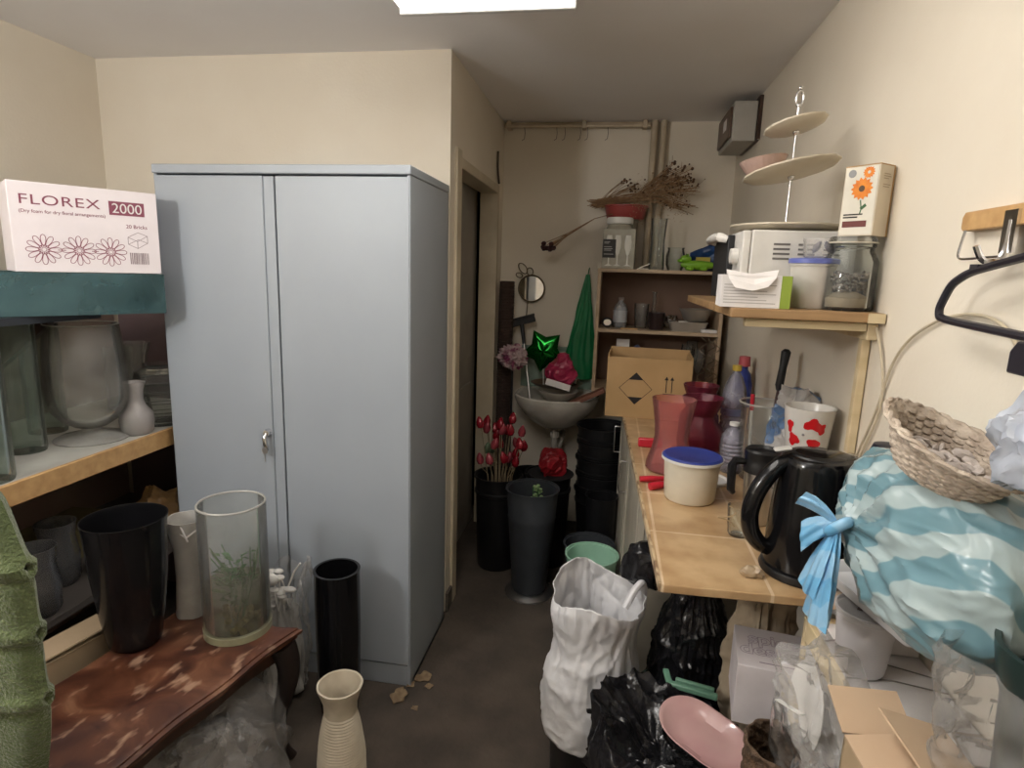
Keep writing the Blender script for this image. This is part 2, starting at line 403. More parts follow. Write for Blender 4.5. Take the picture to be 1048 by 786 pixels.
up4 = [(A[0], A[1]+.022), (B[0], B[1]+.022), (Cc[0], Cc[1]+.022), (Dd[0], Dd[1]+.022)]
for k in range(4): g.ribbon([up4[k], up4[(k+1) % 4]], .0014, FM, .0004, closed=False)
random.seed(5); x = .292
while x < .344:
    w = random.choice((.0012, .002, .003)); g.flat([(x, .030), (x+w, .030), (x+w, .066), (x, .066)], FM, .0004); x += w+random.choice((.0012, .002))
obj('brick_print', g, mat('grey_ink', (.35, .28, .30), .8), o, smooth=False)

# ------------------------------------------------------------------ glassware on the left shelf (top z 0.9165)
ZS = .9165
def glass(name, prof, loc, label, cat='vase', m=GLASS, t=.005, n=40, group=None, wob=None, base=None):
    o = obj(name, G().vessel(prof, t, base=base, n=n, wob=wob), m, loc=loc)
    return tag(o, label, cat, group)
glass('cylinder_vase', [(.060, 0), (.063, .01), (.063, .37)], (-1.685, 1.335, ZS), 'tall clear glass cylinder vase at shelf front, white foam in its mouth', m=GLASSG, base=.02)
tag(obj('foam_plug', G().lathe([(0, 0), (.05, 0), (.054, .025), (0, .03)], 20).crumple(.006, 60, 1), PAPER, loc=(-1.685, 1.335, ZS+.345)), 'white foam scrap stuffed in top of tall glass cylinder', 'foam')
glass('cylinder_vase', [(.052, 0), (.055, .01), (.055, .43)], (-1.838, 1.59, ZS), 'tall greenish glass cylinder vase behind, next to big footed bowl', m=GLASSG, base=.02)
glass('cylinder_vase', [(.058, 0), (.06, .01), (.06, .40)], (-1.98, 1.80, ZS), 'rear glass cylinder vase against brown shade-coloured sheet', m=GLASSG, base=.02)
gob = thing('footed_vase', 'large round clear glass bowl vase on a wide foot', 'vase', (-1.765, 1.765, ZS))
prof = [(.03, .04), (.05, .047), (.085, .07), (.108, .10), (.120, .14), (.124, .20), (.120, .28), (.112, .36), (.108, .40)]
obj('bowl', G().vessel(prof, .005, n=48), DUSTY, gob)
obj('bowl_rim_highlight', G().tube([(.106*math.cos(k*PI/24), .106*math.sin(k*PI/24), .401) for k in range(48)], .0026, 6, closed=True), FROST, gob)  # paler frosted ring paints the highlight along the clear rim
obj('foot', G().lathe([(0, 0), (.112, 0), (.114, .004), (.10, .012), (.05, .022), (.03, .032), (.030, .0395), (0, .0395)], 48), film('foot_glass', (.62, .60, .57), .45, gloss=.6), gob)
glass('carafe_vase', [(.042, 0), (.052, .012), (.057, .05), (.053, .078), (.032, .105), (.026, .125), (.028, .16), (.036, .19)], (-1.668, 1.86, ZS), 'small frosted glass carafe vase with flared neck near cabinet', m=film('carafe_glass', (.50, .47, .46), .45, gloss=.7, var=.08), t=.004)
t = thing('ribbed_jar', 'wide ribbed clear glass jar tucked beside the cabinet edge', 'jar', (-1.70, 2.03, ZS))
prof = [(.088, 0)]
for k in range(5):
    z = .012+k*.036; prof += [(.092, z), (.099, z+.006), (.099, z+.011), (.092, z+.017)]
prof += [(.088, .20), (.06, .215), (.062, .23)]
obj('jar_body', G().vessel(prof, .004, n=40), GLASS, t)
glass('tulip_vase', [(.05, 0), (.055, .01), (.04, .10), (.036, .18), (.05, .26), (.062, .30)], (-1.84, 2.06, ZS), 'flared pressed glass vase behind footed bowl and jar', m=DUSTY, wob=lambda a, z: 1+.06*math.sin(8*a)*min(1, z/.2))
glass('cylinder_vase', [(.05, 0), (.052, .01), (.052, .26)], (-2.02, 2.18, ZS), 'shorter dusty glass cylinder at the far back of shelf', m=DUSTY, base=.02)

# ------------------------------------------------------------------ things under that shelf (board top z 0.44)
ZU = .4405
t = thing('florist_paper', 'crumpled golden brown wrapping paper under shelf beside cabinet', 'paper', (-1.74, 2.03, ZU))
obj('paper', G().ball((0, 0, .085), .1, 5, (.95, .85, .85)).crumple(.055, 13, 2), mat('gold_paper', (.42, .25, .09), .5, col2=(.16, .09, .04), nscale=9), t)
for i, (x, y, lab) in enumerate(((-1.70, 1.45, 'smoky grey glass vase under the shelf nearest green blanket'), (-1.80, 1.62, 'smoky grey glass vase under the shelf behind its twin'))):
    glass('grey_vase', [(.045, 0), (.058, .02), (.062, .10), (.052, .17), (.060, .22)], (x, y, ZU), lab, m=film('smoke_glass', (.12, .12, .125), .45, gloss=.8), t=.004)
t = thing('planter_bowl', 'black bowl holding yellow ribbon loops under the wall shelf', 'bowl', (-1.70, 1.75, ZU))
obj('bowl', G().vessel([(.05, 0), (.075, .03), (.088, .07)], .004), GLOSSB, t)
g = G()
for k, a in enumerate((.3, 1.9, 3.4)):
    g.grid(lambda u, v, a=a: Vector((.02*math.cos(a)+.032*math.cos(2*PI*u)*math.cos(a)-(v-.5)*.03*math.sin(a), .02*math.sin(a)+.032*math.cos(2*PI*u)*math.sin(a)+(v-.5)*.03*math.cos(a), .09+.024*math.sin(2*PI*u))), 20, 3, cu=True)
obj('ribbon', g, mat('yellow_ribbon', (.62, .48, .02), .4), t, solid=.0015)
t = thing('tape_roll', 'small yellow tape roll lying under shelf near golden paper', 'tape', (-1.72, 1.905, ZU+.001))
obj('roll', G().lathe([(.018, 0), (.03, 0), (.03, .035), (.018, .035), (.018, 0)], 28), mat('yellow_tape', (.60, .50, .03), .35), t)
t = thing('long_box', 'olive brown flat carton at back under the wall shelf', 'box', (-1.98, 1.75, ZU), .05)
obj('carton', G().box(-.10, .10, -.2, .22, 0, .11), mat('olive_card', (.17, .14, .06), .8), t, bevel=.002)
t = thing('flat_carton', 'flattened brown cardboard carton standing between rack and small table', 'box', (-1.470, 1.29, 0), R(-11))
obj('carton', G().box(-.055, .055, -.36, .26, 0, .462), KRAFT_D, t, bevel=.002)
obj('flap', G().box(-.057, .057, -.36, .26, .463, .467, M=T(0, 0, 0)), KRAFT_D, t)
obj('flap', G().box(-.05, .060, -.30, .24, .004, .008, M=T(0, 0, .466, ry=R(-9))), KRAFT_D, t)

# ------------------------------------------------------------------ old side table, top at z 0.45
TB = thing('side_table', 'worn reddish-brown side table with wavy moulded edge and dark curved legs', 'table', (-.874, 1.548, 0), math.atan2(-.11, .56)*-1+0)
ta = math.atan2(.196, .98)     # the long side runs towards the camera, turned a little
TB.rotation_euler = (0, 0, -ta)
def outline(inset):
    L_, W_ = .86, .435; pts = []
    def edge(p, q, n, amp):
        d = (Vector(q)-Vector(p)); nr = Vector((d.y, -d.x)).normalized()
        for i in range(n):
            u = i/n; s = math.sin(PI*u)
            w = amp*(math.cos(6*PI*u)-1)*.5-amp*1.2*math.sin(PI*u)**.5
            pts.append(Vector(p)+d*u+nr*w)
    c = inset
    edge((-c, -L_+c), (-c, -c), 40, .008); edge((-c, -c), (-W_+c, -c), 18, .012)
    edge((-W_+c, -c), (-W_+c, -L_+c), 40, .008); edge((-W_+c, -L_+c), (-c, -L_+c), 18, .012)
    return [(p.x, p.y) for p in pts]
m, nt, N, L = new_mat('worn_table_top')
out = N('ShaderNodeOutputMaterial'); b = N('ShaderNodeBsdfPrincipled'); L(b.outputs[0], out.inputs[0]); b.inputs['Roughness'].default_value = .42
n1 = N('ShaderNodeTexNoise'); n1.inputs['Scale'].default_value = 9; n1.inputs['Detail'].default_value = 9; n1.inputs['Distortion'].default_value = .8
L(coords(nt), n1.inputs['Vector'])
r1 = N('ShaderNodeValToRGB'); e = r1.color_ramp.elements
e[0].position = .36; e[0].color = (.045, .013, .008, 1); e[1].position = .78; e[1].color = (.30, .16, .095, 1)
q = e.new(.52); q.color = (.10, .034, .017, 1); q = e.new(.63); q.color = (.16, .065, .034, 1)
L(n1.outputs['Fac'], r1.inputs['Fac'])
v1 = N('ShaderNodeTexNoise'); v1.inputs['Scale'].default_value = 24; v1.inputs['Detail'].default_value = 3
L(coords(nt, (1, .45, 1)), v1.inputs['Vector'])
r2 = N('ShaderNodeValToRGB'); r2.color_ramp.elements[0].position = .58; r2.color_ramp.elements[1].position = .68
r2.color_ramp.elements[0].color = (0, 0, 0, 1); r2.color_ramp.elements[1].color = (.75, .75, .75, 1)
L(v1.outputs['Fac'], r2.inputs['Fac'])
mx = N('ShaderNodeMix'); mx.data_type = 'RGBA'; L(r2.outputs[0], mx.inputs['Factor']); L(r1.outputs[0], mx.inputs['A']); mx.inputs['B'].default_value = (.44, .28, .19, 1)
L(mx.outputs['Result'], b.inputs['Base Color'])
TOPM = m
g = G(); rings = []
for ins, z in ((.030, .405), (.012, .412), (.012, .420), (.002, .426), (.0, .436), (.010, .440), (.010, .445), (.020, .450)):
    rings.append([g.bm.verts.new((x, y, z)) for x, y in outline(ins)])
for A, B in zip(rings, rings[1:]):
    n = len(A)
    for k in range(n): g.bm.faces.new((A[k], A[(k+1) % n], B[(k+1) % n], B[k]))
g.bm.faces.new(rings[0][::-1]); g.bm.faces.new(rings[-1])
obj('tabletop', g, TOPM, TB, sharp=50)
g = G()
pts = outline(.05); rr = [[g.bm.verts.new((x, y, z)) for x, y in outline(c_)] for c_, z in ((.05, .406), (.05, .350+.0), (.065, .350), (.065, .406))]
for A, B in zip(rr, rr[1:]+rr[:1]):
    n = len(A)
    for k in range(n): g.bm.faces.new((A[k], A[(k+1) % n], B[(k+1) % n], B[k]))
obj('apron', g, DARKW, TB, sharp=50)
LEGM = mat('black_stained_wood', (.018, .011, .009), .4)
for (x, y) in ((-.045, -.045), (-.39, -.045), (-.045, -.815), (-.39, -.815)):
    sx, sy = (1 if x > -.2 else -1), (1 if y > -.4 else -1)
    P = []; Q = []
    for k in range(15):
        u = k/14; z = .404*(1-u)+.006*u
        off = .022*math.sin(PI*min(1, u*1.6))*(1-u)-.018*math.sin(PI*u)*u+.012*max(0, u-.85)/.15
        P.append((x+sx*off, y+sy*off, z)); Q.append(.031*(1-u)**1.0+.010+(.006 if u > .93 else 0))
    obj('leg', G().tube(P, Q, 10), LEGM, TB)

ZT = .4505
t = tag(obj('black_vase', G().vessel([(.060, 0), (.068, .01), (.082, .10), (.095, .22), (.103, .36), (.107, .382)], .004, n=48), GLOSSB, loc=(-1.300, 1.375, ZT)), 'big tapered glossy black bucket vase standing on the worn table', 'vase')
t = thing('frosted_vase', 'slim frosted white glass vase with ribbon behind clear cylinder on table', 'vase', (-1.245, 1.545, ZT))
obj('vase_body', G().vessel([(.048, 0), (.046, .02), (.038, .12), (.042, .22), (.058, .315)], .005, n=36, wob=lambda a, z: 1+.03*math.sin(6*a+z*30)), FROST, t)
obj('vase_base', G().lathe([(0, .0055), (.042, .0055), (.041, .045), (0, .05)], 30), mat('cream_sand', (.55, .50, .36), .8), t)
obj('ribbon', G().tube([(.05, -.02, .29), (.03, -.045, .27), (.01, -.05, .29), (.02, -.052, .31), (.036, -.046, .26)], .003, 6), PAPER, t)
t = thing('cylinder_vase', 'wide clear glass cylinder with green leaves and murky water on table', 'vase', (-1.055, 1.495, ZT))
obj('glass_wall', G().vessel([(.090, 0), (.094, .008), (.094, .40)], .005, n=48, base=.012), DUSTY, t)
obj('water', G().lathe([(0, .0125), (.088, .0125), (.088, .155), (0, .155)], 40), film('murky_water', (.16, .16, .08), .80, tint=(.86, .87, .74), gloss=.4), t)
obj('glass_rim_highlight', G().tube([(.0915*math.cos(k*PI/24), .0915*math.sin(k*PI/24), .4015) for k in range(48)], .0030, 6, closed=True), FROST, t)  # rim of the clear cylinder, its highlight put in as whiter film
obj('glass_foot', G().lathe([(0, .0008), (.0955, .0008), (.0955, .022), (.089, .026)], 40), film('thick_glass_foot', (.50, .50, .33), .35, gloss=.7), t)
g = G(); random.seed(21)
for k in range(11):
    a = random.uniform(0, 2*PI); r_ = random.uniform(0, .035)
    p0 = Vector((.5*r_*math.cos(a), .5*r_*math.sin(a), .03)); p3 = Vector((.066*math.cos(a+.4), .066*math.sin(a+.4), random.uniform(.17, .27)))
    pm = (p0+p3)/2+Vector((.01, .01, .03))
    g.tube([p0, pm, p3], .0018, 5)
obj('stems', g, LEAFG, t)
g = G()
for k in range(80):
    a = random.uniform(0, 2*PI); r_ = random.uniform(.0, .066); z = random.uniform(.10, .235); yw = random.uniform(0, 2*PI); ln = random.uniform(.018, .034)
    ln = min(ln, .084-r_)
    M_ = T(r_*math.cos(a), r_*math.sin(a), z, rx=random.uniform(-.6, .6), ry=random.uniform(-.7, .3), rz=a+random.uniform(-.4, .4))
    g.bm.faces.new([g.bm.verts.new(M_ @ Vector(p)) for p in ((-ln*.2, 0, 0), (ln*.3, -ln*.28, .002), (ln*.95, 0, -.004), (ln*.3, ln*.28, .002))])
obj('leaves', g, LEAFG, t, smooth=False)
g = G()
for k in range(26):
    a = random.uniform(0, 2*PI); r_ = random.uniform(0, .07); g.ball((r_*math.cos(a), r_*math.sin(a), random.uniform(.02, .045)), .012, 1)
obj('pebbles', g, mat('pale_pebbles', (.42, .36, .22), .7), t)

# clear bag of white picks, behind the table
t = thing('clear_bag', 'clear plastic bag of white plastic picks standing behind the table', 'bag', (-1.08, 1.775, 0))
def pouch(rx, ry, h, seed, amp=.10, top=.35, nu=72, nv=34, lean=(0, 0), flare=0.0, mouth=None, fold=9):
    """a standing thin bag: rounded base, crumpled sides, gathered or open top"""
    g = G()
    def f(u, v):
        a = 2*PI*u
        prof = min(1, (v/.10)**.5) if v < .10 else 1
        if mouth is None: prof *= 1-(1-top)*max(0, (v-.45)/.55)**1.3
        else: prof *= 1+flare*max(0, (v-.6)/.4)
        nz = noise.noise(Vector((math.cos(a)*1.6+seed, math.sin(a)*1.6, v*3.2+seed)))
        nz2 = abs(noise.noise(Vector((math.cos(a)*fold*.5+seed*2, math.sin(a)*fold*.5, v*4+seed))))
        nz3 = abs(noise.noise(Vector((math.cos(a)*fold*1.4+seed*5, math.sin(a)*fold*1.4, v*7))))
        k = prof*(1+amp*(nz*1.3-nz2*1.1-nz3*.45))
        z = h*v
        if mouth is not None and v > .75: z += h*.22*mouth*noise.noise(Vector((math.cos(a)*1.3+seed, math.sin(a)*1.3, 4.2)))*(v-.75)/.25
        return Vector((rx*k*math.cos(a)+lean[0]*v**2, ry*k*math.sin(a)+lean[1]*v**2, max(0, z)))
    V = g.grid(f, nu, nv, cu=True)
    g.bm.faces.new([V[i][0] for i in range(nu)])
    return g
obj('bag_skin', pouch(.085, .06, .50, 3, .35, .9, mouth=1, flare=.25), CLEARP, t)
g = G(); random.seed(11)
for k in range(16):
    x, y, z = random.uniform(-.055, .055), random.uniform(-.03, .03), random.uniform(.36, .47)
    g.ball((x, y, z), .014, 2, (1.3, 1, .6)).tube([(x, y, z), (x+random.uniform(-.03, .03), y+random.uniform(-.01, .01), z-.07)], .003, 6)
g.tube([(.03, -.01, .43), (.06, -.01, .50), (.085, -.015, .535)], .0035, 6)
g.ball((.045, -.02, .435), .02, 2, (1.2, .7, .5)).ball((-.02, -.03, .47), .026, 2, (1.2, .7, .9))
obj('picks', g, mat('white_picks', (.80, .78, .74), .35), t)
g = pouch(.075, .05, .36, 9, .25, .9)
obj('bundle', g, MILKY, t)

t = thing('cellophane_bag', 'heap of crumpled clear cellophane on floor under table', 'bag', (-1.0, 1.30, 0))
obj('film', G().ball((0, 0, .16), .17, 5, (.78, 1.0, .95)).crumple(.10, 9, 4), CLEARP, t, smooth=True, sharp=25)
obj('inner_film', G().ball((0, .02, .13), .12, 4, (.8, 1.1, .9)).crumple(.09, 12, 8), film('dusty_film', (.40, .38, .36), .55, gloss=1.0), t, sharp=25)

tag(obj('tube_vase', G().vessel([(.052, 0), (.060, .01), (.070, .12), (.074, .34), (.074, .535), (.076, .55)], .009, n=48), GLOSSB, loc=(-.845, 1.725, 0)), 'tall thick-walled glossy black tube vase on floor against cabinet', 'vase')
g = G()
prof = [(.055, 0), (.062, .01)]
for k in range(34):
    z = .015+k*.0083; u = z/.30
    r0 = .062+.010*math.sin(min(1, u)*PI*.9)-.022*u**2
    prof += [(r0+.0018, z), (r0-.0012, z+.004)]
prof += [(.046, .305), (.047, .325), (.056, .355), (.062, .372), (.0635, .380)]
tag(obj('ribbed_vase', g.vessel(prof, .006, n=56, wob=lambda a, z: 1+.008*math.sin(9*a+z*60)), CERAM, loc=(-.69, 1.41, 0)), 'cream ribbed ceramic vase with flared mouth on floor in front', 'vase')
random.seed(4)
LEAFD = mat('dry_leaf', (.30, .22, .13), .8, col2=(.18, .12, .07), nscale=40)
for i, (x, y, s, lab) in enumerate(((-.675, 1.845, .042, 'largest pale dry leaf lying on floor by cabinet corner'), (-.62, 1.96, .036, 'curled dry leaf touching the base of cabinet side'), (-.60, 1.80, .016, 'tiny dry leaf scrap on floor right of largest leaf'), (-.655, 1.915, .020, 'small dark dry leaf between two bigger leaves on floor'), (-.585, 1.92, .018, 'small curled leaf scrap farthest out from cabinet'))):
    g = G(); a0 = random.uniform(0, 6)
    g.grid(lambda u, v: Vector((s*(u-.5)*2*(.95), s*(v-.5)*2*.75*math.sin(PI*min(max(u, .04), .96))*(1+.3*math.sin(9*u+i)), .004+s*.30*abs(v-.5)+s*.18*abs(math.sin(5*u+i))*v)), 14, 7)
    tag(obj('dry_leaf', g, LEAFD, loc=(x, y, 0.0), rot=(0, 0, a0), solid=.0012), lab, 'leaf', 'dry leaves on the floor')

# ------------------------------------------------------------------ chair with the green blanket (left edge)
CHX, CHY = -1.10, .655
t = thing('wooden_chair', 'dark wooden chair under green blanket at the left edge', 'chair', (CHX, CHY, 0))
obj('seat', G().box(-.22, .2, -.42, .0, .43, .46), DARKW, t, bevel=.006)
for x in (-.2, .18):
    obj('leg', G().box(x-.018, x+.018, -.41, -.374, 0, .43), DARKW, t); obj('leg', G().box(x-.018, x+.018, -.02, .016, 0, .43), DARKW, t)
    obj('back_post', G().box(x-.018, x+.018, -.018, .016, .46, 1.12), DARKW, t)
obj('back_rail', G().box(-.22, .2, -.012, .012, 1.03, 1.14), DARKW, t, bevel=.006)
GREENF = mat('green_wool', (.115, .15, .055), .95, col2=(.075, .105, .035), nscale=6, bump=.8, bscale=220, sheen=.3)
t = thing('green_blanket', 'thick pale green knitted blanket draped over the chair back', 'blanket', (CHX, CHY, 0))
def blk(side):
    def f(u, v):
        # u across, v from the fold downwards; the free right edge hangs in three soft tiers
        z = 1.315-.59*v
        edge = .245+.075*min(1, v/.35)**.8-.035*max(0, (v-.72)/.28)**1.5-.13*max(0, .16-v)/.16
        for s_ in (.33, .50, .68): edge += .004*math.exp(-((v-s_)/.03)**2)
        x = -.36+(edge+.36)*u
        y = side*(.020+.012*min(1, v*5))+.004*math.sin(u*9+v*3)
        y *= (1-.9*(1-v)**30)*math.sqrt(max(0, 1-u**8))
        z -= .035*max(0, u-.7)*(1-v)
        for s_ in (.33, .50, .68): y += side*(.007*math.exp(-((v-s_)/.012)**2)-.004*math.exp(-((v-s_-.025)/.015)**2))
        return Vector((x, y, z+.004*math.sin(u*11)))
    return f
g = G(); g.grid(blk(-1), 60, 90); g.grid(blk(1), 60, 90)
bmesh.ops.remove_doubles(g.bm, verts=g.bm.verts[:], dist=.003)
obj('blanket_cloth', g, GREENF, t, solid=.012)
g = G()
for v in (.33, .50, .68):
    zz = 1.315-.59*v
    g.tube([(x_*.01, blk(-1)((x_*.01+.36)/.70, v).y-.006, zz+.004*math.sin(x_*.3)) for x_ in range(-33, 29, 3)], .007, 8)
obj('seam', g, GREENF, t)
# ------------------------------------------------------------------ alcove: sink and what is round it
t = thing('wash_basin', 'white ceramic wash basin on the alcove back wall', 'sink', (-.28, 3.36, 0))
def basin(rx, ry, z, n=48):
    pts = []
    for k in range(n):
        a = 2*PI*k/n; x = rx*math.cos(a); y = ry*math.sin(a)
        if y > 0: y = .215*min(1, abs(math.sin(a))**.35)*(ry/.205); x = rx*math.copysign(abs(math.cos(a))**.55, math.cos(a))
        pts.append(Vector((x, y, z)))
    return pts
g = G(); rings = []
for rx, ry, z in ((.07, .06, .66), (.12, .10, .685), (.18, .155, .735), (.222, .192, .79), (.238, .205, .825), (.240, .207, .845), (.232, .200, .852), (.215, .180, .846), (.20, .165, .82), (.15, .12, .76), (.05, .04, .735)):
    rings.append([g.bm.verts.new(p) for p in basin(rx, ry, z)])
for A, B in zip(rings, rings[1:]):
    for k in range(48): g.bm.faces.new((A[k], A[(k+1) % 48], B[(k+1) % 48], B[k]))
g.bm.faces.new(rings[0]); g.bm.faces.new(rings[-1])
obj('bowl', g, SANIT, t)
obj('waste_trap', G().tube([(0, .0, .665), (0, 0, .56), (.0, .03, .52), (.02, .07, .52), (.03, .09, .56), (.03, .205, .58)], .018, 12).lathe([(0, .60), (.026, .60), (.026, .63), (0, .63)], 20).lathe([(.019, .655), (.033, .66), (.033, .672), (0, .675)], 20), SANIT, t)
obj('tap', G().tube([(.10, .16, .845), (.10, .16, .90), (.10, .10, .92), (.10, .085, .90)], .010, 10).lathe([(0, .90), (.022, .90), (.022, .925), (0, .93)], 16, c=(.10, .16, 0)), CHROME, t)
tag(obj('splashback', G().box(-.52, -.07, 3.564, 3.579, .85, 1.10), mat('pale_green_tile', (.30, .40, .33), .25), smooth=False, bevel=.002), 'pale green splashback panel on the wall behind the basin', 'splashback')
tag(obj('dish_bowl', G().vessel([(.06, 0), (.075, .012), (.105, .045), (.115, .06)], .006, n=44), SANIT, loc=(-.27, 3.33, .822)), 'white round dish sitting inside the wash basin', 'bowl')
tag(obj('oval_dish', G().vessel([(.07, 0), (.11, .012), (.135, .03)], .005, n=44, wob=lambda a, z: 1+.12*math.cos(2*a)), mat('brown_dish', (.13, .085, .05), .4), loc=(-.285, 3.40, .884)), 'flat brown oval dish resting across white dish in basin', 'dish')
g = G().ball((0, 0, .09), .085, 5, (1.0, .65, 1.05))
for v in g.bm.verts:
    k = max(0, v.co.z-.09)/.09; v.co.x = v.co.x*(1-.65*k)+.02*k; v.co.y *= 1-.4*k; v.co.z += .02*k
t = thing('pink_bag', 'crumpled bright pink red bag on top of the basin pile', 'bag', (-.262, 3.36, .895))
obj('bag_skin', g.crumple(.022, 20, 6), mat('hot_pink_film', (.52, .05, .13), .3, col2=(.35, .02, .07), nscale=9), t, sharp=30)
obj('bag_label', G().box(-.07, .07, -.002, .0, -.018, .018, M=T(-.005, -.085, .028, rx=R(-24), ry=R(14))), PAPER, t, smooth=False)
t = thing('wooden_board', 'reddish brown wooden board leaning on right rim of basin', 'board', (-.105, 3.235, .86))
obj('board', G().box(-.105, .105, -.035, .035, -.012, .012, M=T(0, 0, .012, ry=R(-27))), wood('red_wood', (.20, .075, .045), (.27, .11, .07)), t, bevel=.003)
# foil star balloon
g = G(); pts = []
for k in range(10):
    a = PI/2+.50+2*PI*k/10; r_ = .132 if k % 2 == 0 else .080
    pts.append((r_*math.cos(a), r_*math.sin(a)))
def star(u, v):
    k = u*10; i = int(k) % 10; f = k-int(k)
    p = Vector(pts[i])*(1-f)+Vector(pts[(i+1) % 10])*f
    rr = math.sin(v*PI); side = math.cos(v*PI)
    s_ = rr
    puff = .045*side*(1-(p.length-.06)/.075*.25)*1.0
    return Vector((p.x*s_, puff, p.y*s_))
V = g.grid(star, 100, 21, cu=True)
bmesh.ops.remove_doubles(g.bm, verts=g.bm.verts[:], dist=.0008)
t = thing('star_balloon', 'shiny green foil star balloon on a stick above basin', 'balloon', (-.372, 3.44, 1.09))
obj('balloon', g, mat('green_foil', (.012, .22, .03), .16, metal=.85, col2=(.008, .17, .02)), t, sharp=60)
obj('stick', G().tube([(0, .0, -.09), (.01, -.02, -.222)], .0035, 6), WHITE, t)
t = thing('green_plastic_bag', 'bright green thin plastic bag hanging on wall beside bookcase', 'bag', (-.175, 3.545, .92))
g = G()
def gb(u, v):
    a = 2*PI*u; w = .093*(1-.93*v**1.1)+.004; d = .036*(1-.8*v)
    if v < .08: w *= .82+.18*v/.08
    fold = 1+.16*math.sin(9*a+2*math.sin(v*5))*(.4+.6*v)+.12*noise.noise(Vector((math.cos(a)*2, math.sin(a)*2, v*6)))
    return Vector((w*math.cos(a)*fold+.03*v, min(.028, d*math.sin(a)*fold)-.004, .61*v))
V = g.grid(gb, 90, 50, cu=True); g.bm.faces.new([V[i][0] for i in range(90)])
obj('bag_skin', g, mat('green_bag_film', (.015, .24, .085), .32, col2=(.01, .17, .06), nscale=6, bump=.2, bscale=30), t)
obj('hanging_loop', G().tube([(.028, .0, .595), (.033, .012, .635), (.036, .027, .648)], .003, 6), mat('green_bag_loop', (.015, .24, .085), .35), t)
t = thing('wire_mirror', 'small round mirror in a twisted wire frame on alcove wall', 'mirror', (-.472, 3.555, 1.438))
obj('mirror_glass', G().lathe([(0, -.003), (.071, -.003), (.071, .003), (0, .003)], 40, M=T(rx=R(90))), mat('mirror_silver', (.8, .8, .8), .04, metal=1), t)
g = G().tube([(.077*math.cos(k*PI/20), -.004, .077*math.sin(k*PI/20)) for k in range(40)], .0045, 8, closed=True)
WIRE = mat('dark_brass_wire', (.16, .12, .07), .4, metal=.6)
obj('wire_rim', g, WIRE, t)
g = G()
for cx, cz, rx, rz_, tilt in ((-.055, .115, .035, .02, -.9), (-.012, .098, .018, .022, .2), (-.075, .075, .02, .013, -.3)):
    g.tube([(cx+rx*math.cos(q_)*math.cos(tilt)-rz_*math.sin(q_)*math.sin(tilt), -.005, cz+rx*math.cos(q_)*math.sin(tilt)+rz_*math.sin(q_)*math.cos(tilt)) for q_ in [k*PI/10 for k in range(20)]], .003, 6, closed=True)
g.tube([(-.02, -.002, -.078), (-.025, -.002, -.16)], .003, 6)
obj('wire_scroll', g, WIRE, t)
t = thing('squeegee', 'black headed window squeegee standing up in the basin', 'squeegee', (-.43, 3.36, .80))
HD = Vector((-.085, .13, .445))
obj('handle', G().tube([(0, 0, 0), HD*.5, HD], .007, 8), mat('steel_rod', (.35, .34, .32), .35, metal=.8), t)
obj('head', G().box(-.082, .082, -.012, .012, -.018, .016, M=T(*HD, ry=R(-17))).box(-.085, .085, -.003, .003, .016, .030, M=T(*HD, ry=R(-17))), BLACKM, t, bevel=.003)
obj('grip', G().tube([HD*.72, HD*.97], [.010, .014], 8), BLACKM, t)
t = thing('rolled_mat', 'tall dark brown rolled mat standing upright in alcove corner', 'roll', (-.603, 3.46, 0))
g = G(); pr = [(0, 0), (.045, 0)]
for k in range(90):
    z = .01+k*.0162; pr += [(.045, z), (.042, z+.008)]
pr += [(.044, 1.475), (.036, 1.478), (.036, 1.44), (.018, 1.44), (.018, 1.476), (0, 1.476)]
obj('mat_roll', g.lathe(pr, 28, wob=lambda a, z: 1+.03*math.sin(5*a+z*9)), mat('brown_bristle', (.055, .032, .024), .9, bump=.6, bscale=150), t)
t = thing('pompon_duster', 'fluffy pink and white pompon duster on a long thin handle', 'duster', (-.535, 3.33, 0))
g = G().ball((0, 0, 1.06), .058, 5, (1.2, 1, .95))
for v in g.bm.verts:
    d_ = (v.co-Vector((0, 0, 1.06))); v.co += d_.normalized()*.022*abs(noise.noise(v.co*60))*2
obj('fluff', g, mat('pink_white_fluff', (.50, .38, .38), .95, col2=(.24, .05, .12), nscale=16, lo=.42, hi=.56, bump=.6, bscale=140), t)
obj('handle', G().tube([(0, 0, 1.01), (.0, -.01, .5), (.0, -.03, .003)], .006, 8), BLACKM, t)

# buckets
def bucket(name, rb, rt, h, loc, label, m=BLACK, group=None, t_=.005, rims=True):
    prof = [(rb, 0), (rb+.004, .006)]
    if rims:
        prof += [(rb+(rt-rb)*.80, h*.80), (rb+(rt-rb)*.80+.006, h*.81), (rb+(rt-rb)*.84+.006, h*.84), (rb+(rt-rb)*.85, h*.85), (rt-.002, h-.012), (rt+.006, h-.010), (rt+.006, h)]
    else: prof += [(rt-.002, h-.008), (rt+.004, h-.007), (rt+.004, h)]
    return tag(obj(name, G().vessel(prof, t_, n=44), m, loc=loc), label, 'bucket', group)
bucket('flower_bucket', .098, .122, .50, (-.525, 2.93, 0), 'black flower bucket holding the foil tulips by the door frame')
bucket('flower_bucket', .098, .120, .50, (-.275, 3.02, 0), 'black flower bucket under basin with red crumpled film on it')
bucket('flower_bucket', .085, .110, .42, (-.40, 3.24, 0), 'black flower bucket in the dark between roll and basin pipe')
t = thing('red_film', 'crumpled red film heap on black bucket below the basin', 'film', (-.26, 3.0, .5005))
obj('film', G().ball((0, 0, .06), .1, 5, (.72, .8, .62)).crumple(.03, 22, 5), mat('red_film', (.36, .010, .02), .45, col2=(.20, .006, .012), nscale=12), t, sharp=30)
obj('cover_disc', G().lathe([(0, 0), (.12, 0), (.12, .004), (0, .004)], 30), BLACKM, t)
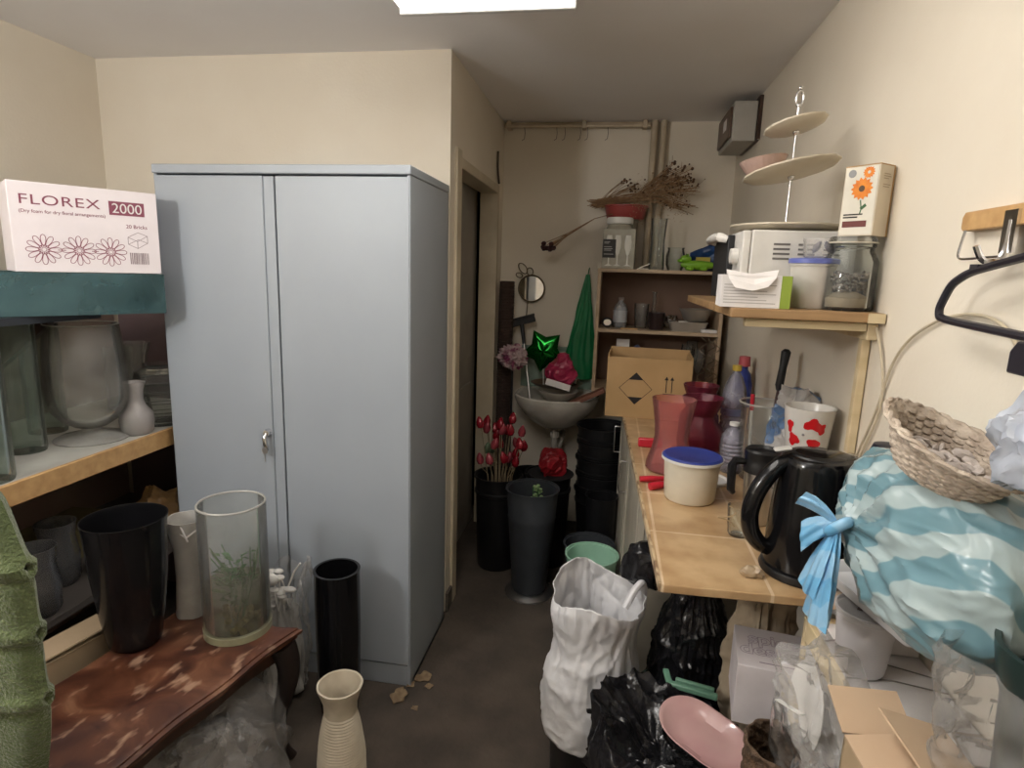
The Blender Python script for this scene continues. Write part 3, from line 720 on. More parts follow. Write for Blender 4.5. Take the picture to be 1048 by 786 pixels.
for k in range(5):
    bucket('nested_bucket', .102, .138, .40, (.0+.004*(k % 2), 3.13-.003*k, .001+.088*k), ('black bucket at the bottom of tall nested stack', 'second black bucket from the floor in nested stack', 'middle black bucket of tall nested stack', 'second black bucket from the top of nested stack', 'topmost black bucket of the nested stack under basin side')[k], group='nested black buckets')
bucket('round_pot', .064, .080, .46, (.01, 2.86, 0), 'narrow black pot with open round mouth before the bucket stack', m=BLACK, rims=False)
bucket('round_pot', .085, .118, .30, (-.035, 2.65, 0), 'dark grey round pot just behind the mint green pot', m=DGREY, rims=False)
bucket('mint_pot', .070, .110, .37, (-.018, 2.40, 0), 'mint green tapered bucket near the cupboard with plant scraps', m=MINT, rims=False)
t = thing('plant_scrap', 'few dark leaf scraps lying inside mint green pot', 'leaf', (-.018, 2.40, .006))
g = G()
for (x, y, z, s) in ((.01, .02, .012, .012), (-.015, -.01, .012, .01), (.02, -.02, .012, .011)):
    g.ball((x, y, z), s, 1, (1, .6, .3))
g.tube([(0, 0, .012), (.01, .03, .10), (.012, .05, .17)], .002, 5); g.ball((.012, .05, .175), .008, 1)
obj('scraps', g, LEAFG, t)
# grey bucket with silver foot
t = thing('tapered_bucket', 'tall dark grey tapered flower bucket with flat rim in alcove', 'bucket', (-.315, 2.68, .022))
obj('bucket_body', G().vessel([(.080, 0), (.083, .01), (.112, .36), (.116, .372), (.114, .38), (.122, .505), (.128, .507), (.128, .514)], .005, n=48), DGREY, t)
tag(obj('pedestal_dish', G().lathe([(0, 0), (.118, 0), (.118, .006), (.100, .016), (.088, .021), (0, .021)], 48), ALU, loc=(-.315, 2.68, 0)), 'round silver metal dish under the dark grey flower bucket', 'dish')
t = thing('leaf_sprig', 'small pale green leafy sprig sticking out of grey bucket', 'plant', (-.30, 2.66, .03))
g = G(); random.seed(6)
for k in range(3): g.tube([(.0+.01*k, 0, 0), (.005*k, .01, .3), (-.012+.014*k, -.01*k, .52)], .0025, 5)
obj('stem', g, LEAFG, t)
g = G()
for k in range(26):
    z = random.uniform(.42, .545); a = random.uniform(0, 2*PI); g.ball((random.uniform(-.016, .02)+.012*math.cos(a), .012*math.sin(a), z), .010, 1, (1, .8, .7))
obj('leaves', g, mat('pale_leaf', (.26, .36, .18), .6, col2=(.16, .26, .1), nscale=60), t)
# foil tulips
random.seed(17)
TUL = [mat('red_foil', (.27, .010, .022), .25, metal=.15), mat('pink_foil', (.36, .06, .08), .25, metal=.15), mat('green_foil_pale', (.12, .17, .10), .3, metal=.3)]
STEMM = mat('pale_stem', (.30, .24, .15), .6)
TP = [(492, 417), (486, 429), (520, 417), (528, 424), (501, 424), (508, 431), (497, 433), (513, 424), (489, 441), (505, 441), (516, 433), (523, 436), (532, 433), (498, 446), (511, 438), (516, 444), (521, 453), (480, 433)]
spots = [(-.625+.225*((k*7) % 24)/23, 2.93+.075*math.sin(k*2.4), .575+.026*((k*5) % 9)) for k in range(24)]
words = ('tallest red', 'dark red')
for k, (x, y, z) in enumerate(spots):
    z -= abs(x+.535)*.35
    kind = 2 if k in (4, 11) else (1 if k % 3 == 0 else 0)
    lab = ('pale green foil tulip bud in black bucket by the door', 'pink foil tulip bud in black bucket by the door', 'dark red foil tulip bud in black bucket by the door')[(2-kind) if kind == 2 else (1 if kind == 1 else 2)]
    f = thing('foil_tulip', lab, 'flower', (-.525, 2.93, .012), group=('green foil tulips', 'pink foil tulips', 'red foil tulips')[(2-kind) if kind == 2 else (1 if kind == 1 else 2)])
    px_, py_ = (x+.525), (y-2.93)
    bx, by = px_*.35, py_*.35
    obj('stem', G().tube([(bx, by, 0), (bx*1.6, by*1.6, .48), (px_*.9, py_*.9, z-.03), (px_, py_, z)], .0022, 5), STEMM, f)
    obj('bud', G().lathe([(0, -.026), (.014, -.021), (.020, -.005), (.0185, .010), (.011, .026), (.005, .035), (0, .039)], 14, wob=lambda a, zz: 1+.10*math.cos(3*a)), TUL[kind], f, loc=(px_, py_, z+.012), rot=(random.uniform(-.3, .3), random.uniform(-.35, .35), random.uniform(0, 3)))

# ------------------------------------------------------------------ counter and cupboard under it
skew = R(2.1)
g = G().prism([(.140, 1.204), (.058, 3.575), (.614, 3.575), (.614, 1.216)], .880, .900)
m, nt, N, L = new_mat('beige_tiles')
out = N('ShaderNodeOutputMaterial'); b = N('ShaderNodeBsdfPrincipled'); L(b.outputs[0], out.inputs[0]); b.inputs['Roughness'].default_value = .3
mp = N('ShaderNodeMapping'); tc = N('ShaderNodeTexCoord'); L(tc.outputs['Object'], mp.inputs['Vector']); mp.inputs['Location'].default_value = (-.146+.004, -1.20, 0); mp.inputs['Rotation'].default_value = (0, 0, -skew*0)
bk = N('ShaderNodeTexBrick'); bk.offset = 0; bk.inputs['Scale'].default_value = 1; bk.inputs['Mortar Size'].default_value = .0036; bk.inputs['Brick Width'].default_value = .222; bk.inputs['Row Height'].default_value = .275
bk.inputs['Color1'].default_value = (.54, .37, .20, 1); bk.inputs['Color2'].default_value = (.58, .42, .245, 1); bk.inputs['Mortar'].default_value = (.74, .60, .42, 1)
L(mp.outputs[0], bk.inputs['Vector'])
nn = N('ShaderNodeTexNoise'); nn.inputs['Scale'].default_value = 9; nn.inputs['Detail'].default_value = 7; L(tc.outputs['Object'], nn.inputs['Vector'])
rr = N('ShaderNodeValToRGB'); rr.color_ramp.elements[0].position = .3; rr.color_ramp.elements[1].position = .62; rr.color_ramp.elements[0].color = (.62, .52, .42, 1); rr.color_ramp.elements[1].color = (1, 1, 1, 1)
L(nn.outputs['Fac'], rr.inputs['Fac'])
mm = N('ShaderNodeMix'); mm.data_type = 'RGBA'; mm.blend_type = 'MULTIPLY'; mm.inputs['Factor'].default_value = 1; L(bk.outputs['Color'], mm.inputs['A']); L(rr.outputs[0], mm.inputs['B']); L(mm.outputs['Result'], b.inputs['Base Color'])
TILE = m
t = thing('worktop', 'long beige tiled worktop along the right wall', 'worktop', (0, 0, 0))
obj('tiled_top', g, TILE, t, smooth=False, bevel=.003)
def on_edge(y): return .140+(y-1.204)*(.058-.140)/(3.575-1.204)
g = G(); random.seed(2); y = 1.206; 
obj('edge_strip', G().prism([(on_edge(1.206)-.006, 1.206), (on_edge(3.57)-.006, 3.57), (on_edge(3.57)-.0005, 3.57), (on_edge(1.206)-.0005, 1.206)], .8815, .9005), mat('chipped_edge', (.55, .42, .26), .6, col2=(.22, .14, .08), nscale=22, lo=.40, hi=.55), t, smooth=False)
obj('wall_bearer', G().box(.58, .614, 1.22, 3.57, .82, .8795), DARKW, t, smooth=False)
t = thing('base_cupboard', 'grey cream painted base cupboard under the tiled worktop', 'cupboard', (.128, 1.85, 0), skew)
UC = mat('scuffed_cupboard_paint', (.50, .46, .38), .5, col2=(.36, .33, .27), nscale=6)
obj('carcass', G().box(.022, .44, 0, 1.10, 0, .8785), UC, t, smooth=False)
for y0, y1 in ((.0, .54), (.56, 1.10)):
    dr = obj('door', G().box(.0, .020, y0+.004, y1-.004, .07, .865).box(-.006, .0, y0+.004, y0+.05, .07, .865).box(-.006, .0, y1-.05, y1-.004, .07, .865).box(-.006, .0, y0+.05, y1-.05, .815, .865).box(-.006, 0, y0+.05, y1-.05, .07, .12), UC, t, smooth=False, bevel=.002)
    yy = y1-.03
    obj('door_handle', G().tube([(-.006, yy, .80), (-.034, yy, .80), (-.036, yy, .79), (-.036, yy, .68), (-.034, yy, .67), (-.006, yy, .67)], .0045, 8), CHROME, dr)

# ------------------------------------------------------------------ bookcase standing on the worktop
BX0, BX1, BY0, BY1 = -.082, .575, 3.27, 3.574
t = thing('bookcase', 'pale beech open bookcase standing at the back of worktop', 'bookcase', (0, 0, .9005))
for x0, x1 in ((BX0, BX0+.018), (BX1-.018, BX1)): obj('side_panel', G().box(x0, x1, BY0, BY1, 0, .648), LAMIN, t, smooth=False, bevel=.001)
obj('top_panel', G().box(BX0-.002, BX1+.002, BY0-.004, BY1, .648, .666), LAMIN, t, smooth=False, bevel=.001)
for z in (.002, .328): obj('shelf', G().box(BX0+.0182, BX1-.0182, BY0+.004, BY1-.01, z, z+.018), LAMIN, t, smooth=False)
obj('back_panel', G().box(BX0+.0182, BX1-.0182, BY1-.008, BY1-.002, .002, .647), mat('brown_hardboard', (.20, .125, .085), .7, col2=(.17, .10, .07), nscale=3), t, smooth=False)
ZB, Z1, Z0 = 1.567, 1.2470, .921
# ---- top of the bookcase
t = thing('flute_jar', 'square clear box of champagne flutes with white screw lid', 'jar', (.018, 3.36, ZB))
obj('jar_body', G().prism([(-.085, -.07), (.085, -.07), (.085, .07), (-.085, .07)], .0, .205).lathe([(.075, .205), (.062, .225), (.062, .232), (0, .232)], 30), film('jar_plastic', (.46, .44, .36), .22, gloss=.6, tint=(.95, .93, .85)), t, smooth=False, bevel=.01)
obj('lid', G().lathe([(0, .233), (.068, .233), (.070, .238), (.070, .262), (.066, .266), (0, .266)], 36), WHITE, t)
obj('label', G().box(-.083, -.015, -.0745, -.0715, .055, .150), mat('charcoal_label', (.03, .03, .03), .6), t, smooth=False)
g = G()
for k, (z, w) in enumerate(((.135, .03), (.128, .024), (.11, .04), (.10, .045), (.092, .038), (.072, .05))): g.box(-.076, -.076+w, -.0752, -.0746, z, z+.003)
obj('label_print', g, mat('pale_ink', (.5, .5, .48), .8), t, smooth=False)
fl = [(0, .0), (.022, .002), (.004, .010), (.003, .055), (.008, .065), (.017, .095), (.018, .125), (.013, .16)]
g = G()
for x in (-.05, -.005, .048): g.lathe([(r_, z+.012) for r_, z in fl], 18, c=(x, -.0718, 0), M=Matrix.Scale(.12, 4, (0, 1, 0)))
obj('flutes', g, mat('white_flute', (.72, .72, .66), .3), t)
tag(obj('storage_tin', G().lathe([(0, 0), (.075, 0), (.075, .25), (.079, .252), (.079, .266), (0, .266)], 36), mat('grey_tin', (.28, .26, .22), .4, metal=.3), loc=(.04, 3.492, ZB)), 'grey round tin behind champagne flute jar', 'tin')
t = thing('red_tub', 'dull red plastic tub on the tin behind flute jar', 'tub', (.045, 3.485, ZB+.2665))
obj('tub_body', G().vessel([(.085, 0), (.092, .006), (.105, .065), (.112, .067), (.112, .073)], .005, n=40, wob=lambda a, z: 1+.10*abs(math.cos(a))**4), mat('dull_red_plastic', (.34, .055, .05), .4), t)
RS = mat('dry_stalk', (.40, .25, .13), .8, col2=(.26, .15, .08), nscale=50)
RH = mat('dry_seed_head', (.17, .09, .045), .9, col2=(.07, .035, .02), nscale=60)
t = thing('dried_flower_bunch', 'bushy dried flower bunch with dark seed heads lying over the tub', 'dried flowers', (.045, 3.47, 1.912))
random.seed(9); gs = G(); gh = G()
O = Vector((.02, 0, .01))
for k in range(70):
    ang = random.uniform(-.25, .95); ln = random.uniform(.22, .46); dy = random.uniform(-.10, .06)
    p0 = Vector((-.17+random.uniform(-.05, .04), random.uniform(-.03, .03), -.0+random.uniform(-.02, .03)))
    p1 = Vector((.05, random.uniform(-.04, .03), .025+random.uniform(-.01, .03)))
    p2 = Vector((.06+ln*.72*math.cos(ang), dy, .02+ln*.62*math.sin(ang)))
    p2.y = max(-.22, min(.085, p2.y))
    pm = (p1+p2)/2+Vector((random.uniform(-.02, .02), 0, random.uniform(0, .03)))
    gs.tube([p0, p1, pm, p2], .0016, 4)
    for j in range(3):
        q = pm.lerp(p2, random.uniform(.1, .9)); e_ = q+Vector((random.uniform(-.03, .05), random.uniform(-.03, .02), random.uniform(-.035, .05)))
        e_.y = min(.085, e_.y)
        gs.tube([q, e_], .0010, 4)
        if random.random() < .5: gh.ball(e_, random.uniform(.0035, .007), 1)
    if ang > .35: gh.ball(p2, random.uniform(.006, .0095), 1)
for k in range(16):
    a = random.uniform(.3, 1.0); p0 = Vector((-.12+random.uniform(-.03, .03), random.uniform(-.02, .03), .02)); p1 = p0+Vector((.20*math.cos(a), random.uniform(-.05, .03), .14*math.sin(a)))
    gs.tube([p0, (p0+p1)/2+Vector((0, 0, .01)), p1], .0014, 4); gh.ball(p1, random.uniform(.006, .010), 1, (1, 1, .7)); gh.ball(p1-Vector((.015, 0, .014)), .006, 1)
o = obj('stalks', gs, RS, t, smooth=False); o['kind'] = 'stuff'
o = obj('seed_heads', gh, RH, t); o['kind'] = 'stuff'
g = G(); 
for k in range(900):
    x = random.uniform(.02, .33); y = random.uniform(-.13, .07); z = random.gauss(.01+.16*(x-.02), .05)
    a, b_ = random.uniform(0, PI), random.uniform(-1, 1); l_ = random.uniform(.006, .016)
    if y < .085: g.tube([(x, y, z), (x+l_*math.cos(a), y+l_*.3*b_, z+l_*b_)], .0011, 3)
o = obj('wispy_sprays', g, mat('straw', (.56, .41, .25), .9, col2=(.36, .25, .14), nscale=40), t, smooth=False); o['kind'] = 'stuff'
t = thing('dried_rose_bunch', 'thin bunch of dried dark roses drooping left off the tub', 'dried flowers', (.0, 3.40, 1.855))
gs = G(); gh = G(); random.seed(14)
for k in range(9):
    dx, dz = random.uniform(-.035, .035), random.uniform(-.028, .028); dy = random.uniform(-.03, .03)
    p2 = Vector((-.36+dx, dy-.04, -.175+dz)); gs.tube([(.0, .02, .01), (-.12, .0, -.025), (-.26, dy*.5-.02, -.11+dz*.4), p2], .0022, 5)
    gh.lathe([(0, -.012), (.010, -.008), (.013, .004), (.008, .014), (0, .010)], 10, c=p2, M=T(ry=R(-115)), wob=lambda a, z: 1+.2*math.sin(5*a))
obj('stalks', gs, RS, t); obj('rose_heads', gh, mat('dark_dried_rose', (.06, .022, .022), .9), t)
tag(obj('tall_glass', G().vessel([(.040, 0), (.042, .01), (.036, .14), (.043, .265)], .004, n=32), GLASS, loc=(.222, 3.36, ZB)), 'tall clear glass vase next to flute jar on bookcase top', 'vase')
tag(obj('glass_jar', G().vessel([(.038, 0), (.050, .03), (.052, .075), (.042, .11), (.046, .12)], .004, n=32), GLASS, loc=(.325, 3.42, ZB)), 'squat clear glass jar between tall vase and green toy', 'jar')
t = thing('foil_strip', 'small silver folded foil scrap lying on bookcase top', 'foil', (.155, 3.32, ZB+.001))
obj('foil', G().box(-.035, .035, -.01, .01, .0, .006, M=T(0, 0, .012, ry=R(-25))).box(-.02, .03, -.012, .012, 0, .004), CHROME, t, smooth=False)
t = thing('toy_dinosaur', 'lime green plastic toy reptile lying on bookcase top', 'toy', (.435, 3.36, ZB))
g = G()
def body(u, v):
    x = -.085+.20*u; r_ = .030*math.sin(PI*min(1, max(0.02, u*.98+.02)))**.6*(1-.35*u)+.002
    a = 2*PI*v
    return Vector((x, .9*r_*math.cos(a), .031+.9*r_*math.sin(a)))
g.grid(body, 24, 18, cv=True)
g.ball((-.062, 0, .060), .026, 3, (1.15, .9, .85)).ball((-.088, 0, .052), .015, 2, (1.2, 1, .7))
g.ball((-.055, -.016, .080), .008, 2).ball((-.055, .016, .080), .008, 2)
for x, y in ((-.04, -.03), (-.04, .03), (.03, -.03), (.03, .03)): g.ball((x, y, .012), .015, 2, (1.4, .8, .75))
obj('toy_body', g, GREEN_L, t)
obj('eye', G().ball((-.060, -.023, .082), .003, 1).ball((-.060, .010, .0865), .003, 1), INK, t)
t = thing('blue_packet', 'crumpled blue foil packet with pointed corner behind green toy', 'packet', (.478, 3.45, ZB))
t.scale = (1, 1, 1.35)
g = G()
def pk(u, v):
    x = -.075+.15*u; z = .003+.118*v*(.55+.45*u)+.03*max(0, u-.7)*v*3
    return Vector((x, .008*math.sin(9*u+5*v)+.006*math.sin(14*v), z))
g.grid(pk, 24, 16)
obj('packet_foil', g, mat('blue_foil', (.02, .08, .25), .3, col2=(.01, .03, .10), nscale=14), t, solid=.012)
obj('packet_band', G().box(-.045, .03, -.0245, -.021, .035, .055), mat('yellow_print', (.55, .45, .08), .5), t, smooth=False)
tag(obj('card_scrap', G().box(-.028, .028, -.003, .003, 0, .05), PAPER, loc=(.545, 3.34, ZB), rot=(R(-8), 0, 0)), 'small white card propped at right end of bookcase top', 'card')

# ---- first shelf of the bookcase
t = thing('spray_bottle', 'clear plastic bottle with pale label on upper bookcase shelf', 'bottle', (.05, 3.40, Z1))
obj('bottle_body', G().vessel([(.034, 0), (.038, .008), (.038, .10), (.030, .125), (.014, .142), (.014, .150)], .002, n=28), film('bottle_clear', (.65, .68, .72), .7, gloss=.8), t)
obj('label', G().lathe([(.0385, .03), (.0387, .03), (.0387, .095), (.0385, .095), (.0385, .03)], 28), mat('pale_label', (.50, .52, .56), .5), t)
obj('cap', G().lathe([(0, .150), (.016, .150), (.016, .166), (0, .168)], 20), CLEARP, t)
t = thing('sunglasses', 'black and white sunglasses folded at left end of upper shelf', 'glasses', (-.018, 3.33, Z1))
obj('frame', G().tube([(.026*math.cos(k*PI/8), 0, .03+.022*math.sin(k*PI/8)) for k in range(16)], .006, 8, closed=True).tube([(.026, 0, .03), (.03, .06, .02), (.03, .09, .006)], .004, 6), BLACKM, t)
obj('lens', G().lathe([(0, -.002), (.020, -.002), (.020, .002), (0, .002)], 20, M=T(0, 0, .03, rx=R(90))), CHROME, t)
t = thing('wooden_ruler', 'short yellow wooden stick lying on the upper shelf', 'stick', (.10, 3.30, Z1))
obj('stick', G().box(-.045, .045, -.006, .006, 0, .007), PINE, t, bevel=.001)
tag(obj('water_glass', G().vessel([(.030, 0), (.034, .01), (.042, .135)], .003, n=30), GLASS, loc=(.165, 3.42, Z1)), 'clear straight drinking glass beside dark cup on shelf', 'glass')
t = thing('bud_vase', 'slim clear glass bottle vase standing behind dark cup', 'vase', (.235, 3.48, Z1))
obj('glass_body', G().vessel([(.028, 0), (.032, .02), (.026, .07), (.011, .10), (.010, .185), (.014, .20)], .003, n=26), GLASS, t)
tag(obj('dark_cup', G().vessel([(.036, 0), (.038, .005), (.045, .092)], .004, n=34), mat('dark_brown_cup', (.025, .014, .014), .3), loc=(.245, 3.36, Z1)), 'dark brown cup standing in middle of upper shelf', 'cup')
t = thing('foil_scrap', 'crumpled silver foil between dark cup and foil tray', 'foil', (.325, 3.43, Z1))
obj('foil', G().ball((0, 0, .04), .04, 4, (1, .8, .95)).crumple(.02, 40, 2), CHROME, t, sharp=20)
t = thing('foil_tray', 'long ribbed grey foil tray lying on upper shelf', 'tray', (.41, 3.37, Z1))
g = G(); 
def rect(cx, cy, hx, hy, z, r_=.012, n=5):
    out_ = []
    for sx, sy, a0 in ((1, 1, 0), (-1, 1, PI/2), (-1, -1, PI), (1, -1, 1.5*PI)):
        for k in range(n): a = a0+PI/2*k/(n-1); out_.append((cx+sx*(hx-r_)+r_*math.cos(a), cy+sy*(hy-r_)+r_*math.sin(a), z))
    return out_
def traylike(g, specs, r_=.012):
    rings = [[g.bm.verts.new(p) for p in rect(0, 0, hx, hy, z, r_)] for hx, hy, z in specs]
    for A, B in zip(rings, rings[1:]):
        n = len(A)
        for k in range(n): g.bm.faces.new((A[k], A[(k+1) % n], B[(k+1) % n], B[k]))
    g.bm.faces.new(rings[0][::-1]); g.bm.faces.new(rings[-1]); return g
FOIL = mat('dull_foil', (.62, .58, .52), .30, metal=.7, bump=.3, bscale=180)
obj('tray_body', traylike(g, [(.085, .055, 0), (.098, .066, .047), (.102, .070, .048), (.102, .070, .050), (.096, .064, .048), (.083, .053, .003)]), FOIL, t)
t = thing('steel_bowl', 'shiny small steel bowl sitting in the foil tray', 'bowl', (.45, 3.372, Z1+.0505-.046))
obj('bowl_body', G().vessel([(.045, .0), (.06, .01), (.080, .055), (.086, .066), (.088, .068)], .003, n=40), FOIL, t, loc=(0, 0, .046))
tag(obj('white_box', G().box(-.04, .04, -.03, .03, 0, .016), PAPER, loc=(.515, 3.315, Z1), bevel=.002), 'flat white packet at right end of upper shelf', 'packet')

# ---- lower shelf and around the brown carton
t = thing('white_packet', 'white upright packet peeping over top of brown carton', 'packet', (.075, 3.40, Z0))
obj('packet_body', traylike(G(), [(.030, .016, 0), (.034, .018, .10), (.036, .016, .225), (.036, .003, .262)], .003), PAPER, t)
obj('hang_slot', G().box(-.016, .016, -.0075, -.006, .238, .246), INK, t, smooth=False)
t = thing('blue_packet', 'small blue and silver packet showing above the brown carton', 'packet', (.155, 3.40, Z0))
obj('packet_body', G().ball((0, 0, .118), .12, 4, (.36, .22, .98)).crumple(.01, 30, 3), mat('blue_silver', (.20, .22, .30), .3, col2=(.05, .07, .16), nscale=40), t)
random.seed(31)
for i, (x, y, h_, lab) in enumerate(((.425, 3.40, .25, 'tall stemmed glass left of pair on lower bookcase shelf'), (.485, 3.36, .23, 'stemmed glass nearest right side of lower bookcase shelf'), (.46, 3.48, .26, 'stemmed glass at back of lower bookcase shelf'))):
    tag(obj('wine_glass', G().vessel([(.032, 0), (.030, .004), (.006, .012), (.0045, .09), (.008, .10), (.030, .13), (.036, .17), (.030, h_)], .0025, n=28, base=.003), GLASS, loc=(x, y, Z0)), lab, 'glass', 'stemmed glasses')
t = thing('twisted_wire_stand', 'coil of twisted brass wire standing in front of right bookcase end', 'wire', (.505, 3.17, .9005))
g = G()
for k, (x, ph) in enumerate(((-.03, 0), (.01, 1.4), (.035, 2.6))):
    g.tube([(x+.018*math.sin(j*.75+ph), .014*math.cos(j*.75+ph), j*.0085+.003) for j in range(40)], .0028, 5)
obj('wire', g, mat('brass_wire', (.20, .15, .10), .35, metal=.6), t)
t = thing('brown_carton', 'open brown cardboard carton with black diamond and arrow marks', 'carton', (.183, 2.70, .9008), R(-3))
w, dd, h_ = .37, .24, .285
g = G().box(-w/2, w/2, 0, .005, 0, h_-.012).box(-w/2, w/2, dd-.005, dd, 0, h_+.008).box(-w/2, -w/2+.005, .005, dd-.005, 0, h_).box(w/2-.005, w/2, .005, dd-.005, 0, h_).box(-w/2, w/2, .005, dd-.005, 0, .005)
obj('carton_body', g, KRAFT, t, smooth=False)
obj('flap', G().box(-w/2+.012, w/2-.004, .0, .07, -.002, .002, M=T(0, .012, h_-.014, rx=R(-40))), KRAFT, t, smooth=False)
obj('flap', G().box(-.002, .002, .01, dd-.01, -.085, 0, M=T(w/2-.008, 0, h_-.004, ry=R(9))), KRAFT, t, smooth=False)
Mk = T(0, -.0008, 0, rx=R(90))
cx, cz, s = -.055, .135, .072
g = G().ribbon([(cx, cz-s), (cx+s, cz), (cx, cz+s), (cx-s, cz)], .003, Mk)
g.flat([(cx-s*.45, cz+s*.55), (cx+s*.45, cz+s*.55), (cx, cz+s)], Mk); g.flat([(cx-s*.45, cz-s*.55), (cx, cz-s), (cx+s*.45, cz-s*.55)], Mk)
obj('diamond_mark', g, INK, t, smooth=False)
g = G(); 
for ax in (.078, .102):
    g.flat([(ax-.002, .125), (ax+.002, .125), (ax+.002, .185), (ax-.002, .185)], Mk); g.flat([(ax-.009, .182), (ax+.009, .182), (ax, .198)], Mk)
g.flat([(.065, .117), (.115, .117), (.115, .121), (.065, .121)], Mk)
obj('arrow_mark', g, INK, t, smooth=False)

# ---- things on the tiled worktop (top z 0.90)
ZK = .9012
t = thing('pink_vase', 'flared translucent pink plastic vase standing on tiled worktop', 'vase', (.222, 1.985, ZK))
obj('vase_body', G().vessel([(.070, 0), (.078, .008), (.076, .03), (.062, .075), (.055, .115), (.057, .155), (.065, .205), (.072, .243)], .004, n=44), PINKG, t)
MV = [(.060, 0), (.070, .006), (.082, .05), (.078, .095), (.054, .130), (.047, .148), (.056, .17), (.068, .20), (.073, .215)]
tag(obj('magenta_vase', G().vessel(MV, .004, n=44, wob=lambda a, z: 1+.025*math.cos(8*a)), MAGG, loc=(.345, 2.19, ZK)), 'dark magenta bulbous plastic vase right of pink vase', 'vase')
tag(obj('magenta_vase', G().vessel([(r_*.95, z*1.02) for r_, z in MV], .004, n=44, wob=lambda a, z: 1+.02*math.cos(10*a)), MAGG, loc=(.37, 2.42, ZK)), 'second dark magenta vase directly behind the bulbous one', 'vase')
t = thing('red_clip', 'small red plastic piece lying behind pink vase on worktop', 'clip', (.175, 2.24, ZK))
obj('clip_body', G().box(-.045, .045, -.012, .012, 0, .035), REDP, t, bevel=.006)
def bottle(loc, h_, r_, label, capm, body, name='water_bottle', ribs=True, group=None, extra=None):
    t = thing(name, label, 'bottle', loc, group=group)
    prof = [(r_*.82, 0), (r_, .012)]
    if ribs:
        for k in range(6):
            z = .03+k*h_*.075; prof += [(r_, z), (r_*.92, z+h_*.02), (r_, z+h_*.045)]
    prof += [(r_, h_*.62), (r_*.93, h_*.72), (r_*.55, h_*.86), (.0135, h_*.91), (.0135, h_*.94)]
    obj('bottle_body', G().vessel(prof, .0015, n=32), body, t)
    obj('cap', G().lathe([(0, h_*.935), (.0165, h_*.935), (.0165, h_*.995), (0, h_)], 22), capm, t)
    return t
YELC = mat('yellow_cap', (.62, .43, .06), .4)
PET = film('bottle_pet', (.46, .45, .52), .66, gloss=1.0, tint=(.93, .92, .97), rough=.05)
b_ = bottle((.468, 2.28, ZK), .325, .043, 'large clear water bottle with yellow cap on worktop', YELC, PET)
obj('label', G().lathe([(.0436, .14), (.0438, .14), (.0438, .165), (.0436, .165), (.0436, .14)], 32), film('blue_label', (.22, .24, .38), .4), b_)
bottle((.425, 2.02, ZK), .17, .040, 'short crumpled clear bottle in front of the yellow capped bottle', WHITE, PET)
t = thing('detergent_bottle', 'blue bottle with pinkish red cap behind clear bottle at wall', 'bottle', (.565, 2.62, ZK))
obj('bottle_body', G().lathe([(0, 0), (.036, 0), (.038, .01), (.038, .20), (.028, .245), (.016, .26), (.016, .275), (0, .275)], 28), BLUEP, t)
obj('cap', G().lathe([(0, .275), (.024, .275), (.022, .315), (0, .318)], 22), mat('coral_cap', (.55, .10, .12), .4), t)
t = thing('capped_vial', 'small yellow lidded vial beside water bottle', 'vial', (.40, 2.62, ZK))
obj('vial_body', G().lathe([(0, 0), (.02, 0), (.02, .17), (0, .17)], 20), film('vial_clear', (.4, .4, .38), .6), t)
obj('cap', G().box(-.026, .026, -.016, .016, .171, .196), YELC, t, bevel=.004)
t = thing('measuring_jug', 'large clear plastic jug holding pens and a brush', 'jug', (.500, 1.975, ZK))
obj('jug_rim_highlight', G().tube([(.074*math.cos(k*PI/24), .074*math.sin(k*PI/24), .250) for k in range(48)], .003, 6, closed=True), FROST, t)  # whitish ring stands in for the highlight on the clear jug's rim
obj('jug_body', G().vessel([(.055, 0), (.058, .008), (.064, .10), (.070, .235), (.074, .24), (.074, .248)], .004, n=44, wob=lambda a, z: 1+(.08*max(0, math.cos(a))**8 if z > .2 else 0)), DUSTY, t)
t = thing('bottle_brush', 'long dark handled brush standing in the clear jug', 'brush', (.515, 1.985, ZK+.006))
D_ = Vector((.040, .02, .415))
obj('rod', G().tube([(0, 0, 0), D_*.70], .005, 8), mat('brown_rod', (.05, .02, .02), .4), t)
obj('handle', G().tube([D_*.68, D_*.72, D_*.86, D_*.98, D_], [.007, .013, .012, .015, .007], 12), BLACKM, t)
t = thing('red_pen', 'red capped pen standing in the clear jug', 'pen', (.475, 1.99, ZK+.006))
obj('pen_body', G().tube([(0, 0, 0), (-.004, .02, .21)], .005, 8), WHITE, t); obj('pen_cap', G().tube([(-.004, .02, .21), (-.005, .022, .262)], .0066, 8), REDP, t)
t = thing('poppy_cup', 'big white cup patterned with red poppy flowers behind kettle', 'cup', (.535, 1.66, 1.075))
prof = [(.046, 0), (.050, .006), (.062, .132), (.064, .136)]
obj('cup_body', G().vessel(prof, .005, n=48), mat('white_glaze', (.80, .78, .74), .2), t)
